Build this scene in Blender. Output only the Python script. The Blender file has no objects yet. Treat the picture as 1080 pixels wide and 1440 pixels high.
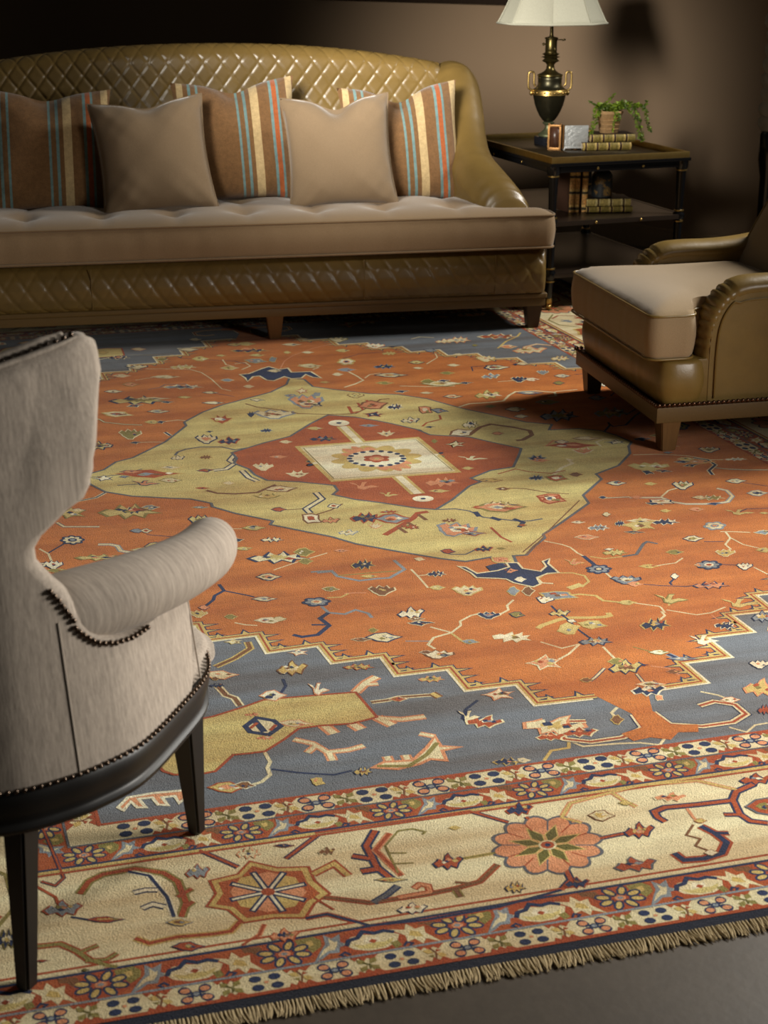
import bpy, bmesh, math, random
from math import sin, cos, pi, radians, sqrt, atan, atan2, exp
from mathutils import Vector, Matrix
from mathutils.geometry import tessellate_polygon

sc = bpy.context.scene
col = sc.collection
# ------------------------------------------------------------------ camera
CAM_H = 1.5
FPX = 2100.0
PITCH = atan(780.0 / FPX)
cam_d = bpy.data.cameras.new('camera')
cam = bpy.data.objects.new('camera', cam_d); col.objects.link(cam)
cam.location = (0, 0, CAM_H)
cam.rotation_euler = (pi / 2 - PITCH, 0, 0)
cam_d.sensor_fit = 'HORIZONTAL'; cam_d.sensor_width = 36.0
cam_d.lens = FPX / 1080 * 36.0
cam_d.clip_start = 0.05
cam_d.dof.use_dof = True; cam_d.dof.focus_distance = 3.9; cam_d.dof.aperture_fstop = 9.0
sc.camera = cam
sc.view_settings.view_transform = 'Standard'; sc.view_settings.look = 'None'
sc.view_settings.gamma = 1.0; sc.view_settings.exposure = 0.0
sc.view_settings.use_curve_mapping = False
# ------------------------------------------------------------------ world
w = bpy.data.worlds.new('world'); sc.world = w; w.use_nodes = True
bg = w.node_tree.nodes['Background']
bg.inputs[0].default_value = (0.95, 0.9, 0.8, 1); bg.inputs[1].default_value = 0.032
# ------------------------------------------------------------------ lights
def area(name, loc, target, size, power, color=(1, 1, 1), sy=None, spread=180):
    l = bpy.data.lights.new(name, 'AREA'); l.energy = power; l.color = color
    l.shape = 'RECTANGLE'; l.size = size; l.size_y = sy or size; l.spread = radians(spread)
    o = bpy.data.objects.new(name, l); col.objects.link(o); o.location = loc
    o.rotation_euler = (Vector(target) - Vector(loc)).to_track_quat('-Z', 'Y').to_euler()
    return o
def spot(name, loc, target, power, angle, blend, radius, color=(1, 1, 1)):
    l = bpy.data.lights.new(name, 'SPOT'); l.energy = power; l.color = color
    l.spot_size = radians(angle); l.spot_blend = blend; l.shadow_soft_size = radius
    o = bpy.data.objects.new(name, l); col.objects.link(o); o.location = loc
    o.rotation_euler = (Vector(target) - Vector(loc)).to_track_quat('-Z', 'Y').to_euler()
    return o
area('window_light_right', (3.4, 6.45, 2.9), (0.2, 4.4, 0.0), 0.8, 88, (1.0, 0.96, 0.88), 1.2, 110)
spot('wall_spot', (-1.0, 4.0, 1.9), (0.78, 9.03, 0.54), 1600, 31, 1.0, 0.55, (1.0, 0.95, 0.86))
area('side_light', (2.7, 2.6, 1.2), (0.0, 3.1, 0.5), 0.8, 42, (1.0, 0.95, 0.87), 0.7, 90)

# ------------------------------------------------------------------ pixel of the photograph -> point on a horizontal plane
_F = Vector((0, cos(PITCH), -sin(PITCH))); _U = Vector((0, sin(PITCH), cos(PITCH)))
def at(u, v, z=0.0):
    d = Vector((u - 540, 0, 0)) + _F * FPX - _U * (v - 720)
    t = (z - CAM_H) / d.z
    return Vector((d.x * t, d.y * t, z))

# ------------------------------------------------------------------ helpers
def tag(o, label=None, cat=None, group=None, kind=None):
    if label: o['label'] = label
    if cat: o['category'] = cat
    if group: o['group'] = group
    if kind: o['kind'] = kind
    return o
def empty(name, loc=(0, 0, 0), rz=0.0, label=None, cat=None, group=None):
    o = bpy.data.objects.new(name, None); col.objects.link(o)
    o.empty_display_size = 0.1
    o.location = loc; o.rotation_euler = (0, 0, rz)
    return tag(o, label, cat, group)
def link(name, me, mat, parent=None, smooth=True, loc=None, rot=None):
    o = bpy.data.objects.new(name, me); col.objects.link(o)
    if mat is not None:
        for m in (mat if isinstance(mat, (list, tuple)) else [mat]): me.materials.append(m)
    if smooth is not None:
        me.polygons.foreach_set('use_smooth', [bool(smooth)] * len(me.polygons))
    if parent is not None: o.parent = parent
    if loc is not None: o.location = loc
    if rot is not None: o.rotation_euler = rot
    return o
def obj(name, bm, mat, parent=None, smooth=True, loc=None, rot=None, auto=50):
    bmesh.ops.recalc_face_normals(bm, faces=bm.faces[:])
    if auto is not None:
        for e in bm.edges:
            if len(e.link_faces) == 2 and e.calc_face_angle(0) > radians(auto): e.smooth = False
    me = bpy.data.meshes.new(name); bm.to_mesh(me); bm.free()
    return link(name, me, mat, parent, smooth, loc, rot)
def box(bm, x0, x1, y0, y1, z0, z1, bev=0.0, seg=2, M=None):
    b = bmesh.new()
    vs = [b.verts.new((x, y, z)) for z in (z0, z1) for y in (y0, y1) for x in (x0, x1)]
    for f in ((0, 2, 3, 1), (4, 5, 7, 6), (0, 1, 5, 4), (2, 6, 7, 3), (0, 4, 6, 2), (1, 3, 7, 5)):
        b.faces.new([vs[i] for i in f])
    if bev: bmesh.ops.bevel(b, geom=b.edges[:], offset=bev, segments=seg, profile=0.7, affect='EDGES')
    if M is not None: b.transform(M)
    t = bpy.data.meshes.new('t'); b.to_mesh(t); b.free(); bm.from_mesh(t); bpy.data.meshes.remove(t)
def taper(bm, cx, cy, z0, z1, a0, b0, a1, b1, dx=0, dy=0, bev=0.003):
    """tapered square leg: half sizes a0,b0 at z0 (foot), a1,b1 at z1; foot shifted by dx,dy"""
    b = bmesh.new()
    vs = []
    for z, a, c, ox, oy in ((z0, a0, b0, dx, dy), (z1, a1, b1, 0, 0)):
        for sy in (-1, 1):
            for sx in (-1, 1): vs.append(b.verts.new((cx + ox + sx * a, cy + oy + sy * c, z)))
    for f in ((0, 2, 3, 1), (4, 5, 7, 6), (0, 1, 5, 4), (2, 6, 7, 3), (0, 4, 6, 2), (1, 3, 7, 5)):
        b.faces.new([vs[i] for i in f])
    if bev: bmesh.ops.bevel(b, geom=b.edges[:], offset=bev, segments=2, affect='EDGES')
    t = bpy.data.meshes.new('t'); b.to_mesh(t); b.free(); bm.from_mesh(t); bpy.data.meshes.remove(t)
def lathe(bm, prof, cx=0, cy=0, n=32, ang0=0.0, ribs=None):
    rings = []
    for r, z in prof:
        ring = []
        for i in range(n):
            a = ang0 + 2 * pi * i / n
            ring.append(bm.verts.new((cx + max(r, 1e-4) * cos(a), cy + max(r, 1e-4) * sin(a), z)))
        rings.append(ring)
    for a, b in zip(rings, rings[1:]):
        for i in range(n): bm.faces.new((a[i], a[(i + 1) % n], b[(i + 1) % n], b[i]))
    bm.faces.new(rings[0][::-1]); bm.faces.new(rings[-1])
def tube(bm, pts, r, n=8, closed=False, caps=True):
    pts = [Vector(p) for p in pts]; m = len(pts)
    rr = r if isinstance(r, (list, tuple)) else [r] * m
    T = []
    for i in range(m):
        if closed: a, b = pts[i - 1], pts[(i + 1) % m]
        else: a, b = pts[max(i - 1, 0)], pts[min(i + 1, m - 1)]
        d = (b - a); T.append(d.normalized() if d.length > 1e-9 else Vector((0, 0, 1)))
    up = Vector((0, 0, 1)) if abs(T[0].z) < 0.9 else Vector((1, 0, 0))
    N = (up - T[0] * up.dot(T[0])).normalized()
    rings = []
    for i in range(m):
        N = (N - T[i] * N.dot(T[i]))
        N = N.normalized() if N.length > 1e-6 else T[i].orthogonal().normalized()
        B = T[i].cross(N)
        rings.append([bm.verts.new(pts[i] + (N * cos(2 * pi * k / n) + B * sin(2 * pi * k / n)) * rr[i]) for k in range(n)])
    cnt = m if closed else m - 1
    for i in range(cnt):
        a, b = rings[i], rings[(i + 1) % m]
        for k in range(n): bm.faces.new((a[k], a[(k + 1) % n], b[(k + 1) % n], b[k]))
    if caps and not closed:
        bm.faces.new(rings[0][::-1]); bm.faces.new(rings[-1])
def ball(bm, c, r, sx=1, sy=1, sz=1, sub=1):
    M = Matrix.Translation(c) @ Matrix.Diagonal((sx * r, sy * r, sz * r, 1))
    bmesh.ops.create_icosphere(bm, subdivisions=sub, radius=1.0, matrix=M)
def grid(bm, nu, nv, fn, closeu=False, uv=None):
    V = [[bm.verts.new(fn(i / (nu - (0 if closeu else 1)), j / (nv - 1))) for j in range(nv)] for i in range(nu)]
    for i in range(nu if closeu else nu - 1):
        for j in range(nv - 1):
            bm.faces.new((V[i][j], V[(i + 1) % nu][j], V[(i + 1) % nu][j + 1], V[i][j + 1]))
    return V
def lerp(a, b, t): return a + (b - a) * t
def interp(t, pts):
    """smooth piecewise interpolation through (x, value) pairs"""
    if t <= pts[0][0]: return pts[0][1]
    for (x0, y0), (x1, y1) in zip(pts, pts[1:]):
        if t <= x1:
            k = (t - x0) / (x1 - x0)
            return lerp(y0, y1, k)
    return pts[-1][1]
def catmull(P, n=8, closed=False):
    P = [Vector(p) for p in P]; out = []
    m = len(P)
    for i in range(m if closed else m - 1):
        p0 = P[i - 1] if (i > 0 or closed) else P[0]
        p1 = P[i]; p2 = P[(i + 1) % m]; p3 = P[(i + 2) % m] if (i + 2 < m or closed) else P[-1]
        for k in range(n):
            t = k / n
            out.append(0.5 * ((2 * p1) + (p2 - p0) * t + (2 * p0 - 5 * p1 + 4 * p2 - p3) * t * t + (3 * p1 - p0 - 3 * p2 + p3) * t ** 3))
    if not closed: out.append(P[-1])
    return out

# ------------------------------------------------------------------ materials
def s2l(c):
    return tuple(((x / 255) / 12.92 if x / 255 <= 0.04045 else ((x / 255 + 0.055) / 1.055) ** 2.4) for x in c)
class MAT:
    def __init__(s, name):
        s.m = bpy.data.materials.new(name); s.m.use_nodes = True
        s.t = s.m.node_tree; s.b = s.t.nodes['Principled BSDF']
    def n(s, typ, **k):
        nd = s.t.nodes.new(typ)
        for a, v in k.items():
            if a.startswith('i_'): nd.inputs[a[2:].replace('_', ' ')].default_value = v
            else: setattr(nd, a, v)
        return nd
    def l(s, a, b): s.t.links.new(a, b)
    def coords(s, scale=(1, 1, 1), kind='Object', rot=(0, 0, 0)):
        tc = s.n('ShaderNodeTexCoord'); mp = s.n('ShaderNodeMapping')
        mp.inputs['Scale'].default_value = scale; mp.inputs['Rotation'].default_value = rot
        s.l(tc.outputs[kind], mp.inputs['Vector']); return mp.outputs[0]
    def noise(s, vec, scale, detail=3, rough=0.55):
        nd = s.n('ShaderNodeTexNoise'); nd.inputs['Scale'].default_value = scale
        nd.inputs['Detail'].default_value = detail; nd.inputs['Roughness'].default_value = rough
        if vec is not None: s.l(vec, nd.inputs['Vector'])
        return nd.outputs['Fac']
    def ramp(s, fac, stops, interp='LINEAR'):
        r = s.n('ShaderNodeValToRGB'); r.color_ramp.interpolation = interp
        e = r.color_ramp.elements
        while len(e) > 1: e.remove(e[-1])
        e[0].position = stops[0][0]; e[0].color = (*stops[0][1], 1)
        for p, c in stops[1:]:
            q = e.new(p); q.color = (*c, 1)
        s.l(fac, r.inputs[0]); return r.outputs[0]
    def mix(s, f, a, b, mode='MIX'):
        m = s.n('ShaderNodeMix', data_type='RGBA', blend_type=mode)
        for sock, v in ((m.inputs[0], f), (m.inputs[6], a), (m.inputs[7], b)):
            if isinstance(v, (int, float)): sock.default_value = v
            elif isinstance(v, (tuple, list)): sock.default_value = (*v[:3], 1)
            else: s.l(v, sock)
        return m.outputs[2]
    def math(s, op, a, b=None, c=None):
        m = s.n('ShaderNodeMath', operation=op)
        for i, v in enumerate((a, b, c)):
            if v is None: continue
            if isinstance(v, (int, float)): m.inputs[i].default_value = v
            else: s.l(v, m.inputs[i])
        return m.outputs[0]
    def bump(s, h, dist, strength=1.0, normal=None):
        b = s.n('ShaderNodeBump'); b.inputs['Distance'].default_value = dist; b.inputs['Strength'].default_value = strength
        s.l(h, b.inputs['Height'])
        if normal is not None: s.l(normal, b.inputs['Normal'])
        s.l(b.outputs[0], s.b.inputs['Normal']); return b.outputs[0]
    def base(s, c):
        if isinstance(c, tuple): s.b.inputs['Base Color'].default_value = (*c, 1)
        else: s.l(c, s.b.inputs['Base Color'])
    def set(s, **k):
        for a, v in k.items(): s.b.inputs[a.replace('_', ' ')].default_value = v
def leather(name, rgb, rough=0.33):
    m = MAT(name); v = m.coords()
    c = s2l(rgb); n1 = m.noise(v, 9, 4); n2 = m.noise(v, 260, 2)
    m.base(m.mix(n1, tuple(x * 0.72 for x in c), tuple(x * 1.25 for x in c)))
    m.set(Roughness=rough, IOR=1.5); m.b.inputs['Coat Weight'].default_value = 0.12; m.b.inputs['Coat Roughness'].default_value = 0.25
    h = m.math('ADD', m.math('MULTIPLY', n2, 0.35), m.noise(v, 28, 3))
    m.bump(h, 0.0016, 0.55); return m.m
def cloth(name, rgb, scale=(1, 1, 1), freq=420, amp=0.0012, streak=None, contrast=0.16, sheen=0.25, kind='Object'):
    m = MAT(name); v = m.coords(scale, kind)
    c = s2l(rgb); n1 = m.noise(v, freq, 2, 0.7)
    n3 = m.noise(m.coords((1, 1, 1)), 5, 3)
    f = m.math('ADD', m.math('MULTIPLY', n1, 0.7), m.math('MULTIPLY', n3, 0.3))
    if streak:
        ns = m.noise(m.coords(streak, kind), 230, 4, 0.75)
        f = m.math('ADD', m.math('MULTIPLY', n1, 0.35), m.math('MULTIPLY', ns, 0.65)); n1 = f
    f2 = m.ramp(f, [(0.33, (0, 0, 0)), (0.67, (1, 1, 1))])
    m.base(m.mix(f2, tuple(x * (1 - contrast) for x in c), tuple(min(1, x * (1 + contrast)) for x in c)))
    m.set(Roughness=0.92); m.b.inputs['Sheen Weight'].default_value = sheen; m.b.inputs['Sheen Roughness'].default_value = 0.4
    m.b.inputs['Specular IOR Level'].default_value = 0.15
    m.bump(n1, amp, 0.7); return m.m
def plain(name, rgb, rough=0.5, metal=0.0, var=0.15, nscale=30, bump=0.0):
    m = MAT(name); c = s2l(rgb); v = m.coords(); n = m.noise(v, nscale, 4)
    m.base(m.mix(n, tuple(x * (1 - var) for x in c), tuple(min(1, x * (1 + var)) for x in c)))
    m.set(Roughness=rough, Metallic=metal)
    if bump: m.bump(n, bump, 0.6)
    return m.m
def wood(name, rgb, rough=0.4, scale=(2, 30, 30), var=0.3):
    m = MAT(name); c = s2l(rgb); v = m.coords(scale); n = m.noise(v, 4, 5, 0.65)
    m.base(m.mix(n, tuple(x * (1 - var) for x in c), tuple(min(1, x * (1 + var)) for x in c)))
    m.set(Roughness=rough); m.bump(n, 0.0006, 0.4); return m.m
# ================================================================== ROOM
FLOOR_Z = -0.006
m = MAT('concrete_floor'); v = m.coords()
n1 = m.noise(v, 2.2, 6, 0.6); n2 = m.noise(v, 60, 3)
f = m.math('ADD', m.math('MULTIPLY', n1, 0.75), m.math('MULTIPLY', n2, 0.25))
m.base(m.ramp(f, [(0.3, s2l((62, 54, 45))), (0.7, s2l((84, 74, 62)))]))
m.set(Roughness=0.45); m.bump(n2, 0.0006, 0.4)
M_floor = m.m
bm = bmesh.new(); box(bm, -12, 6, -2, 17, -0.15, FLOOR_Z)
o = obj('floor', bm, M_floor, smooth=False); tag(o, kind='structure')

m = MAT('taupe_wall_paint'); v = m.coords()
n1 = m.noise(v, 1.1, 3); n2 = m.noise(v, 160, 2)
m.base(m.mix(n1, s2l((120, 99, 76)), s2l((130, 108, 84)))); m.set(Roughness=0.75); m.bump(n2, 0.0006, 0.3)
M_wall = m.m
M_base = plain('baseboard_paint', (140, 118, 90), 0.5)
# the back wall runs from near right to far left; baseboard points read off the photograph
WP = Vector((1.2477, 8.5177, 0)); WD = Vector((0.6785, -0.7346, 0)).normalized()      # along the wall, towards the right
WN = Vector((WD.y, -WD.x, 0))                                                          # pointing into the room
if WN.dot(Vector((0, 0, 0)) - WP) < 0: WN = -WN
def wallbox(name, p0, d, n, s0, s1, z0, z1, t0, t1, mat):
    bm = bmesh.new()
    M = Matrix(((d.x, n.x, 0, p0.x), (d.y, n.y, 0, p0.y), (0, 0, 1, 0), (0, 0, 0, 1)))
    box(bm, s0, s1, t0, t1, z0, z1, M=M)
    o = obj(name, bm, mat, smooth=False); tag(o, kind='structure'); return o
CORN = -5.62
wallbox('wall_back', WP, WD, WN, CORN, 2.0, FLOOR_Z, 3.6, -0.15, 0.0, M_wall)
bm = bmesh.new()
M = Matrix(((WD.x, WN.x, 0, WP.x), (WD.y, WN.y, 0, WP.y), (0, 0, 1, 0), (0, 0, 0, 1)))
box(bm, CORN + .01, 2.0, 0, 0.016, FLOOR_Z, 0.095, M=M); box(bm, CORN + .01, 2.0, 0, 0.009, 0.095, 0.112, 0.002, M=M)
tag(obj('baseboard_back', bm, M_base, smooth=False), kind='structure')
WC = WP + WD * CORN
LD = Vector((-0.82, -0.57, 0)).normalized(); LN = Vector((-LD.y, LD.x, 0))
if LN.dot(-WC) < 0: LN = -LN
wallbox('wall_left', WC, LD, LN, -0.05, 7.0, FLOOR_Z, 3.6, -0.15, 0.0, M_wall)
bm = bmesh.new()
M = Matrix(((LD.x, LN.x, 0, WC.x), (LD.y, LN.y, 0, WC.y), (0, 0, 1, 0), (0, 0, 0, 1)))
box(bm, 0.02, 7.0, 0, 0.016, FLOOR_Z, 0.112, 0.003, M=M)
tag(obj('baseboard_left', bm, M_base, smooth=False), kind='structure')
# ================================================================== RUG
RC = at(530, 646)
EA = Vector((cos(radians(15.2)), sin(radians(15.2))))
EB = Vector((cos(radians(-71.5)), sin(radians(-71.5))))
_det = EA.x * EB.y - EA.y * EB.x
def rl(u, v):
    """photo pixel -> rug coordinates (a across, b along towards the near fringe)"""
    p = at(u, v); x = p.x - RC.x; y = p.y - RC.y
    return ((x * EB.y - y * EB.x) / _det, (EA.x * y - EA.y * x) / _det)
def rw(a, b): return (RC.x + a * EA.x + b * EB.x, RC.y + a * EA.y + b * EB.y)
def r2px(a, b):
    x, y = rw(a, b); d = Vector((x, y, -CAM_H)); z = d.dot(_F)
    return (540 + FPX * x / z, 720 - FPX * d.dot(_U) / z)

RED = s2l((184, 107, 47)); RED2 = s2l((164, 82, 38)); YEL = s2l((198, 178, 112)); BLU = s2l((106, 109, 114))
CRM = s2l((214, 198, 156)); NAV = s2l((34, 46, 78)); RST = s2l((160, 72, 34)); OLV = s2l((134, 122, 62))
SKY = s2l((132, 138, 142)); PNK = s2l((206, 138, 96)); BRN = s2l((120, 78, 44)); DNV = s2l((20, 24, 40))
GLD = s2l((196, 168, 98)); LCR = s2l((224, 212, 180)); DOL = s2l((96, 88, 34)); GRY = s2l((92, 92, 96))
PV, PF, PC = [], [], []
LAYER = 0.0002
SUB = 0
CNT = 0
def zoff(layer):
    global CNT
    CNT += 1
    return layer * LAYER + (CNT % 40) * 1e-6
def poly(pts, c, layer):
    """filled polygon in rug coordinates"""
    if len(pts) < 3: return
    base = len(PV); z = zoff(layer)
    P3 = [Vector((p[0], p[1], 0)) for p in pts]
    for p in pts:
        x, y = rw(*p); PV.append((x, y, z))
    for t in tessellate_polygon([P3]):
        a, b, d = t
        ax, ay = PV[base + a][:2]; bx, by = PV[base + b][:2]; dx, dy = PV[base + d][:2]
        cr = (bx - ax) * (dy - ay) - (by - ay) * (dx - ax)
        if abs(cr) < 1e-12: continue
        PF.append((base + a, base + b, base + d) if cr > 0 else (base + a, base + d, base + b)); PC.append(c)
def strip(pts, w, c, layer, closed=False):
    n = len(pts)
    if n < 2: return
    L, R = [], []
    for i in range(n):
        if closed: p, q = pts[i - 1], pts[(i + 1) % n]
        else: p, q = pts[max(0, i - 1)], pts[min(n - 1, i + 1)]
        a = pts[i]
        d1 = Vector((a[0] - p[0], a[1] - p[1])); d2 = Vector((q[0] - a[0], q[1] - a[1]))
        if d1.length < 1e-9: d1 = d2
        if d2.length < 1e-9: d2 = d1
        if d1.length < 1e-9: d1 = d2 = Vector((1, 0))
        d1.normalize(); d2.normalize()
        t = d1 + d2
        t = t.normalized() if t.length > 0.2 else d1
        k = 1 / max(0.55, abs(t.dot(d1)))
        ww = (w[i] if isinstance(w, (list, tuple)) else w) * 0.5 * k
        nx, ny = -t.y * ww, t.x * ww
        L.append((a[0] + nx, a[1] + ny)); R.append((a[0] - nx, a[1] - ny))
    base = len(PV); z = zoff(layer)
    for l, r in zip(L, R):
        x, y = rw(*l); PV.append((x, y, z)); x, y = rw(*r); PV.append((x, y, z))
    for i in range(n if closed else n - 1):
        j = (i + 1) % n
        PF.append((base + 2 * i, base + 2 * i + 1, base + 2 * j + 1, base + 2 * j)); PC.append(c)
# ---- motif recording, so that hidden parts of the rug repeat the visible ones mirrored
MOT = []      # (centre, [(kind, pts, colour, layer, w, closed)])
CUR = None
def begin(): 
    global CUR
    CUR = []
def P_(pts, c, layer): CUR.append(('p', pts, c, layer, 0, False))
def S_(pts, w, c, layer, closed=False): CUR.append(('s', pts, c, layer, w, closed))
def end(mirror=True):
    global CUR
    allp = [p for it in CUR for p in it[1]]
    c = (sum(p[0] for p in allp) / len(allp), sum(p[1] for p in allp) / len(allp))
    MOT.append((c, CUR, mirror)); CUR = None
def emit(items, sa=1, sb=1):
    global SUB
    for SUB, (k, pts, c, layer, wd, cl) in enumerate(items):
        SUB = min(SUB, 14)
        q = [(p[0] * sa, p[1] * sb) for p in pts]
        if k == 'p': poly(q, c, layer)
        else: strip(q, wd, c, layer, cl)
    SUB = 0
def blob(cx, cy, rx, ry, n=24, rot=0, f=lambda a: 1.0):
    out = []
    for i in range(n):
        a = 2 * pi * i / n; r = f(a)
        x = rx * r * cos(a); y = ry * r * sin(a)
        out.append((cx + x * cos(rot) - y * sin(rot), cy + x * sin(rot) + y * cos(rot)))
    return out
def scallop(cx, cy, rx, ry, k, depth=0.18, rot=0, n=None):
    return blob(cx, cy, rx, ry, n or k * 6, rot, lambda a: 1 - depth * (1 - abs(sin(k * a / 2))))
def xf(shape, u, v, du, dv, rot=0, fl=1):
    """unit shape (x right, y down) traced at photo pixel u,v with half size du,dv -> rug coordinates"""
    out = []
    for x, y in shape:
        x *= fl
        X = x * cos(rot) - y * sin(rot); Y = x * sin(rot) + y * cos(rot)
        out.append(rl(u + X * du, v + Y * dv))
    return out
def grow(shape, k, ad=0.0):
    cx = sum(p[0] for p in shape) / len(shape); cy = sum(p[1] for p in shape) / len(shape)
    out = []
    for x, y in shape:
        d = Vector((x - cx, y - cy)); L = d.length or 1
        out.append((cx + d.x * k + d.x / L * ad, cy + d.y * k + d.y / L * ad))
    return out
SH = {
 'bird': [(-1, -.75), (-.45, -.15), (-.4, .5), (0, .75), (.35, .35), (1, .1), (.45, -.15), (.15, .05), (-.02, .15), (.05, -.4), (.2, -.8), (-.15, -.75), (-.2, -.2), (-.3, .05), (-.55, -.5)],
 'fork': [(-1, .3), (-.6, -.3), (-.3, .1), (-.2, -.6), (0, -1), (.15, -.5), (.4, -.1), (.7, -.6), (1, -.3), (.7, .2), (.6, .8), (.2, .5), (0, 1), (-.3, .5), (-.7, .8)],
 'leaf': [(-1, 0), (-.5, -.6), (.1, -.8), (.45, -.35), (1, -.1), (.5, .3), (.2, .75), (-.4, .55)],
 'spike': [(-1, .1), (-.3, -.25), (.1, -.9), (.25, -.3), (1, -.45), (.5, .1), (.9, .6), (.2, .4), (-.2, .9), (-.3, .35)],
 'tri': [(-1, -.2), (-.5, -.2), (-.35, -.9), (0, -.3), (.4, -.95), (.5, -.2), (1, -.25), (.6, .4), (.1, .9), (-.5, .5)],
 'fan': [(-1, -.3), (-.7, -.75), (-.4, -.4), (-.2, -.95), (.1, -.5), (.35, -.95), (.55, -.4), (.9, -.65), (1, -.1), (.6, .3), (.25, .95), (-.2, .9), (-.6, .35)],
 'dart': [(-1, 0), (-.1, -.5), (1, -.15), (.3, .1), (.1, .6)],
 'jag': [(-1, .2), (-.7, -.2), (-.45, -.05), (-.3, -.7), (-.05, -.15), (.15, -.85), (.3, -.2), (.65, -.5), (.6, 0), (1, .25), (.5, .3), (.45, .8), (.1, .4), (-.15, .95), (-.3, .4), (-.7, .7)],
}
def rough(shape, amt, rnd):
    """break long edges of a figure into small knotted steps"""
    out = []; n = len(shape)
    for i in range(n):
        a = shape[i]; b = shape[(i + 1) % n]; L = sqrt((a[0] - b[0]) ** 2 + (a[1] - b[1]) ** 2)
        k = max(1, int(L / .34)); out.append(a)
        for q in range(1, k):
            t = q / k; s_ = amt if q % 2 else -amt
            dx, dy = (b[0] - a[0]) / L, (b[1] - a[1]) / L
            out.append((lerp(a[0], b[0], t) - dy * s_ * rnd.uniform(.3, 1.2), lerp(a[1], b[1], t) + dx * s_ * rnd.uniform(.3, 1.2)))
    return out
ACC = [NAV, RST, BRN, OLV, PNK, SKY, GLD, LCR]
def sh(kind, u, v, du, dv, c=CRM, oc=None, inner=None, rot=0, fl=1, ad=0.15, m=True):
    if du < 1: return
    rnd = random.Random(int(u * 7 + v * 131))
    s = rough(SH[kind], .07, rnd); begin()
    if oc is not None: P_(xf(grow(s, 1.0, ad), u, v, du, dv, rot, fl), oc, 6)
    P_(xf(s, u, v, du, dv, rot, fl), c, 7)
    if inner is not None: P_(xf(grow(s, .5), u, v, du, dv, rot, fl), inner, 8)
    if du > 10 and kind != 'bird':
        ch = [x for x in ACC if x is not c]
        for q in range(2 if du < 20 else 4):
            x0 = rnd.uniform(-.5, .5); y0 = rnd.uniform(-.25, .25); r_ = rnd.uniform(.13, .2)
            P_(xf([(x0 - r_, y0), (x0, y0 - r_ * 1.3), (x0 + r_ * 1.6, y0 + .02), (x0 + .03, y0 + r_ * 1.2)], u, v, du, dv, rot, fl), rnd.choice(ch), 8.5)
    end(m)
def flower(u, v, du, dv, k=7, c=CRM, oc=NAV, cc=PNK, cc2=None, depth=.3, rot=0.3):
    if du < 1: return
    begin()
    P_(xf(scallop(0, 0, 1.12, 1.14, k, depth * .7, rot), u, v, du, dv), oc, 6)
    P_(xf(scallop(0, 0, .86, .84, k, depth, rot), u, v, du, dv), c, 7)
    P_(xf(blob(0, 0, .42, .42, 10), u, v, du, dv), oc if cc2 is None else cc2, 8)
    P_(xf(blob(0, 0, .24, .24, 8), u, v, du, dv), cc, 9)
    end()
def petalf(u, v, du, dv, k=6, c=NAV, oc=CRM, cc=PNK, rot=0):
    """separate petals around an eye"""
    begin()
    for i in range(k):
        a = rot + 2 * pi * i / k
        px, py = .62 * cos(a), .62 * sin(a)
        if oc is not None: P_(xf(blob(px, py, .48, .34, 10, a), u, v, du, dv), oc, 6)
        P_(xf(blob(px, py, .34, .22, 10, a), u, v, du, dv), c, 7)
    P_(xf(blob(0, 0, .26, .26, 8), u, v, du, dv), cc, 8)
    end()
def vine(px, w=0.007, c=CRM, oc=None, layer=4, m=True):
    begin(); pts = [rl(*p) for p in px]
    if oc is not None: S_(pts, w * 1.9, oc, layer - 1)
    S_(pts, w, c, layer); end(m)
def pp(px, c, layer, oc=None, ow=0.006, m=True):
    """polygon given directly in photo pixels, with an outline strip"""
    begin(); pts = [rl(*p) for p in px]
    P_(pts, c, layer)
    if oc is not None: S_(pts, ow, oc, layer + 0.5, True)
    end(m)

# ---- fields ----------------------------------------------------------------
FA, FB = 1.155, 1.935          # half sizes of the field
A1, A2, A3, A4, A5, A6 = 1.22, 1.29, 1.60, 1.675, 1.725, 1.755
B1, B2, B3, B4, B5, B6 = 1.998, 2.062, 2.365, 2.436, 2.487, 2.516
def rect(a, b, c, layer): poly([(-a, -b), (a, -b), (a, b), (-a, b)], c, layer)
def frame(a, b, w, c, layer): strip([(-a, -b), (a, -b), (a, b), (-a, b)], w, c, layer, True)
def frame2(a0, b0, a1, b1, c, layer):
    poly([(-a1, -b1), (a1, -b1), (a0, -b0), (-a0, -b0)], c, layer); poly([(a1, -b1), (a1, b1), (a0, b0), (a0, -b0)], c, layer)
    poly([(a1, b1), (-a1, b1), (-a0, b0), (a0, b0)], c, layer); poly([(-a1, b1), (-a1, -b1), (-a0, -b0), (-a0, b0)], c, layer)
rect(A6, B6, DNV, 0)
rect(A5, B5, CRM, 1)
frame2(A3, B3, A4, B4, RED2, 2)
frame2(A2, B2, A3, B3, s2l((216, 200, 158)), 2)
frame2(A1, B1, A2, B2, RED2, 2)
rect(FA, FB, BLU, 2)
frame(FA + .002, FB + .002, .007, RST, 4); frame(A1, B1, .005, GRY, 4)
frame(A2, B2, .006, NAV, 4); frame(A2 + .007, B2 + .007, .008, GLD, 4); frame(A2 + .015, B2 + .015, .006, RST, 4)
frame(A3 - .016, B3 - .016, .006, RST, 4); frame(A3 - .009, B3 - .009, .008, CRM, 4); frame(A3, B3, .006, NAV, 4)
frame(A4, B4, .005, SKY, 4); frame(A5, B5, .008, RST, 4)
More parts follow.
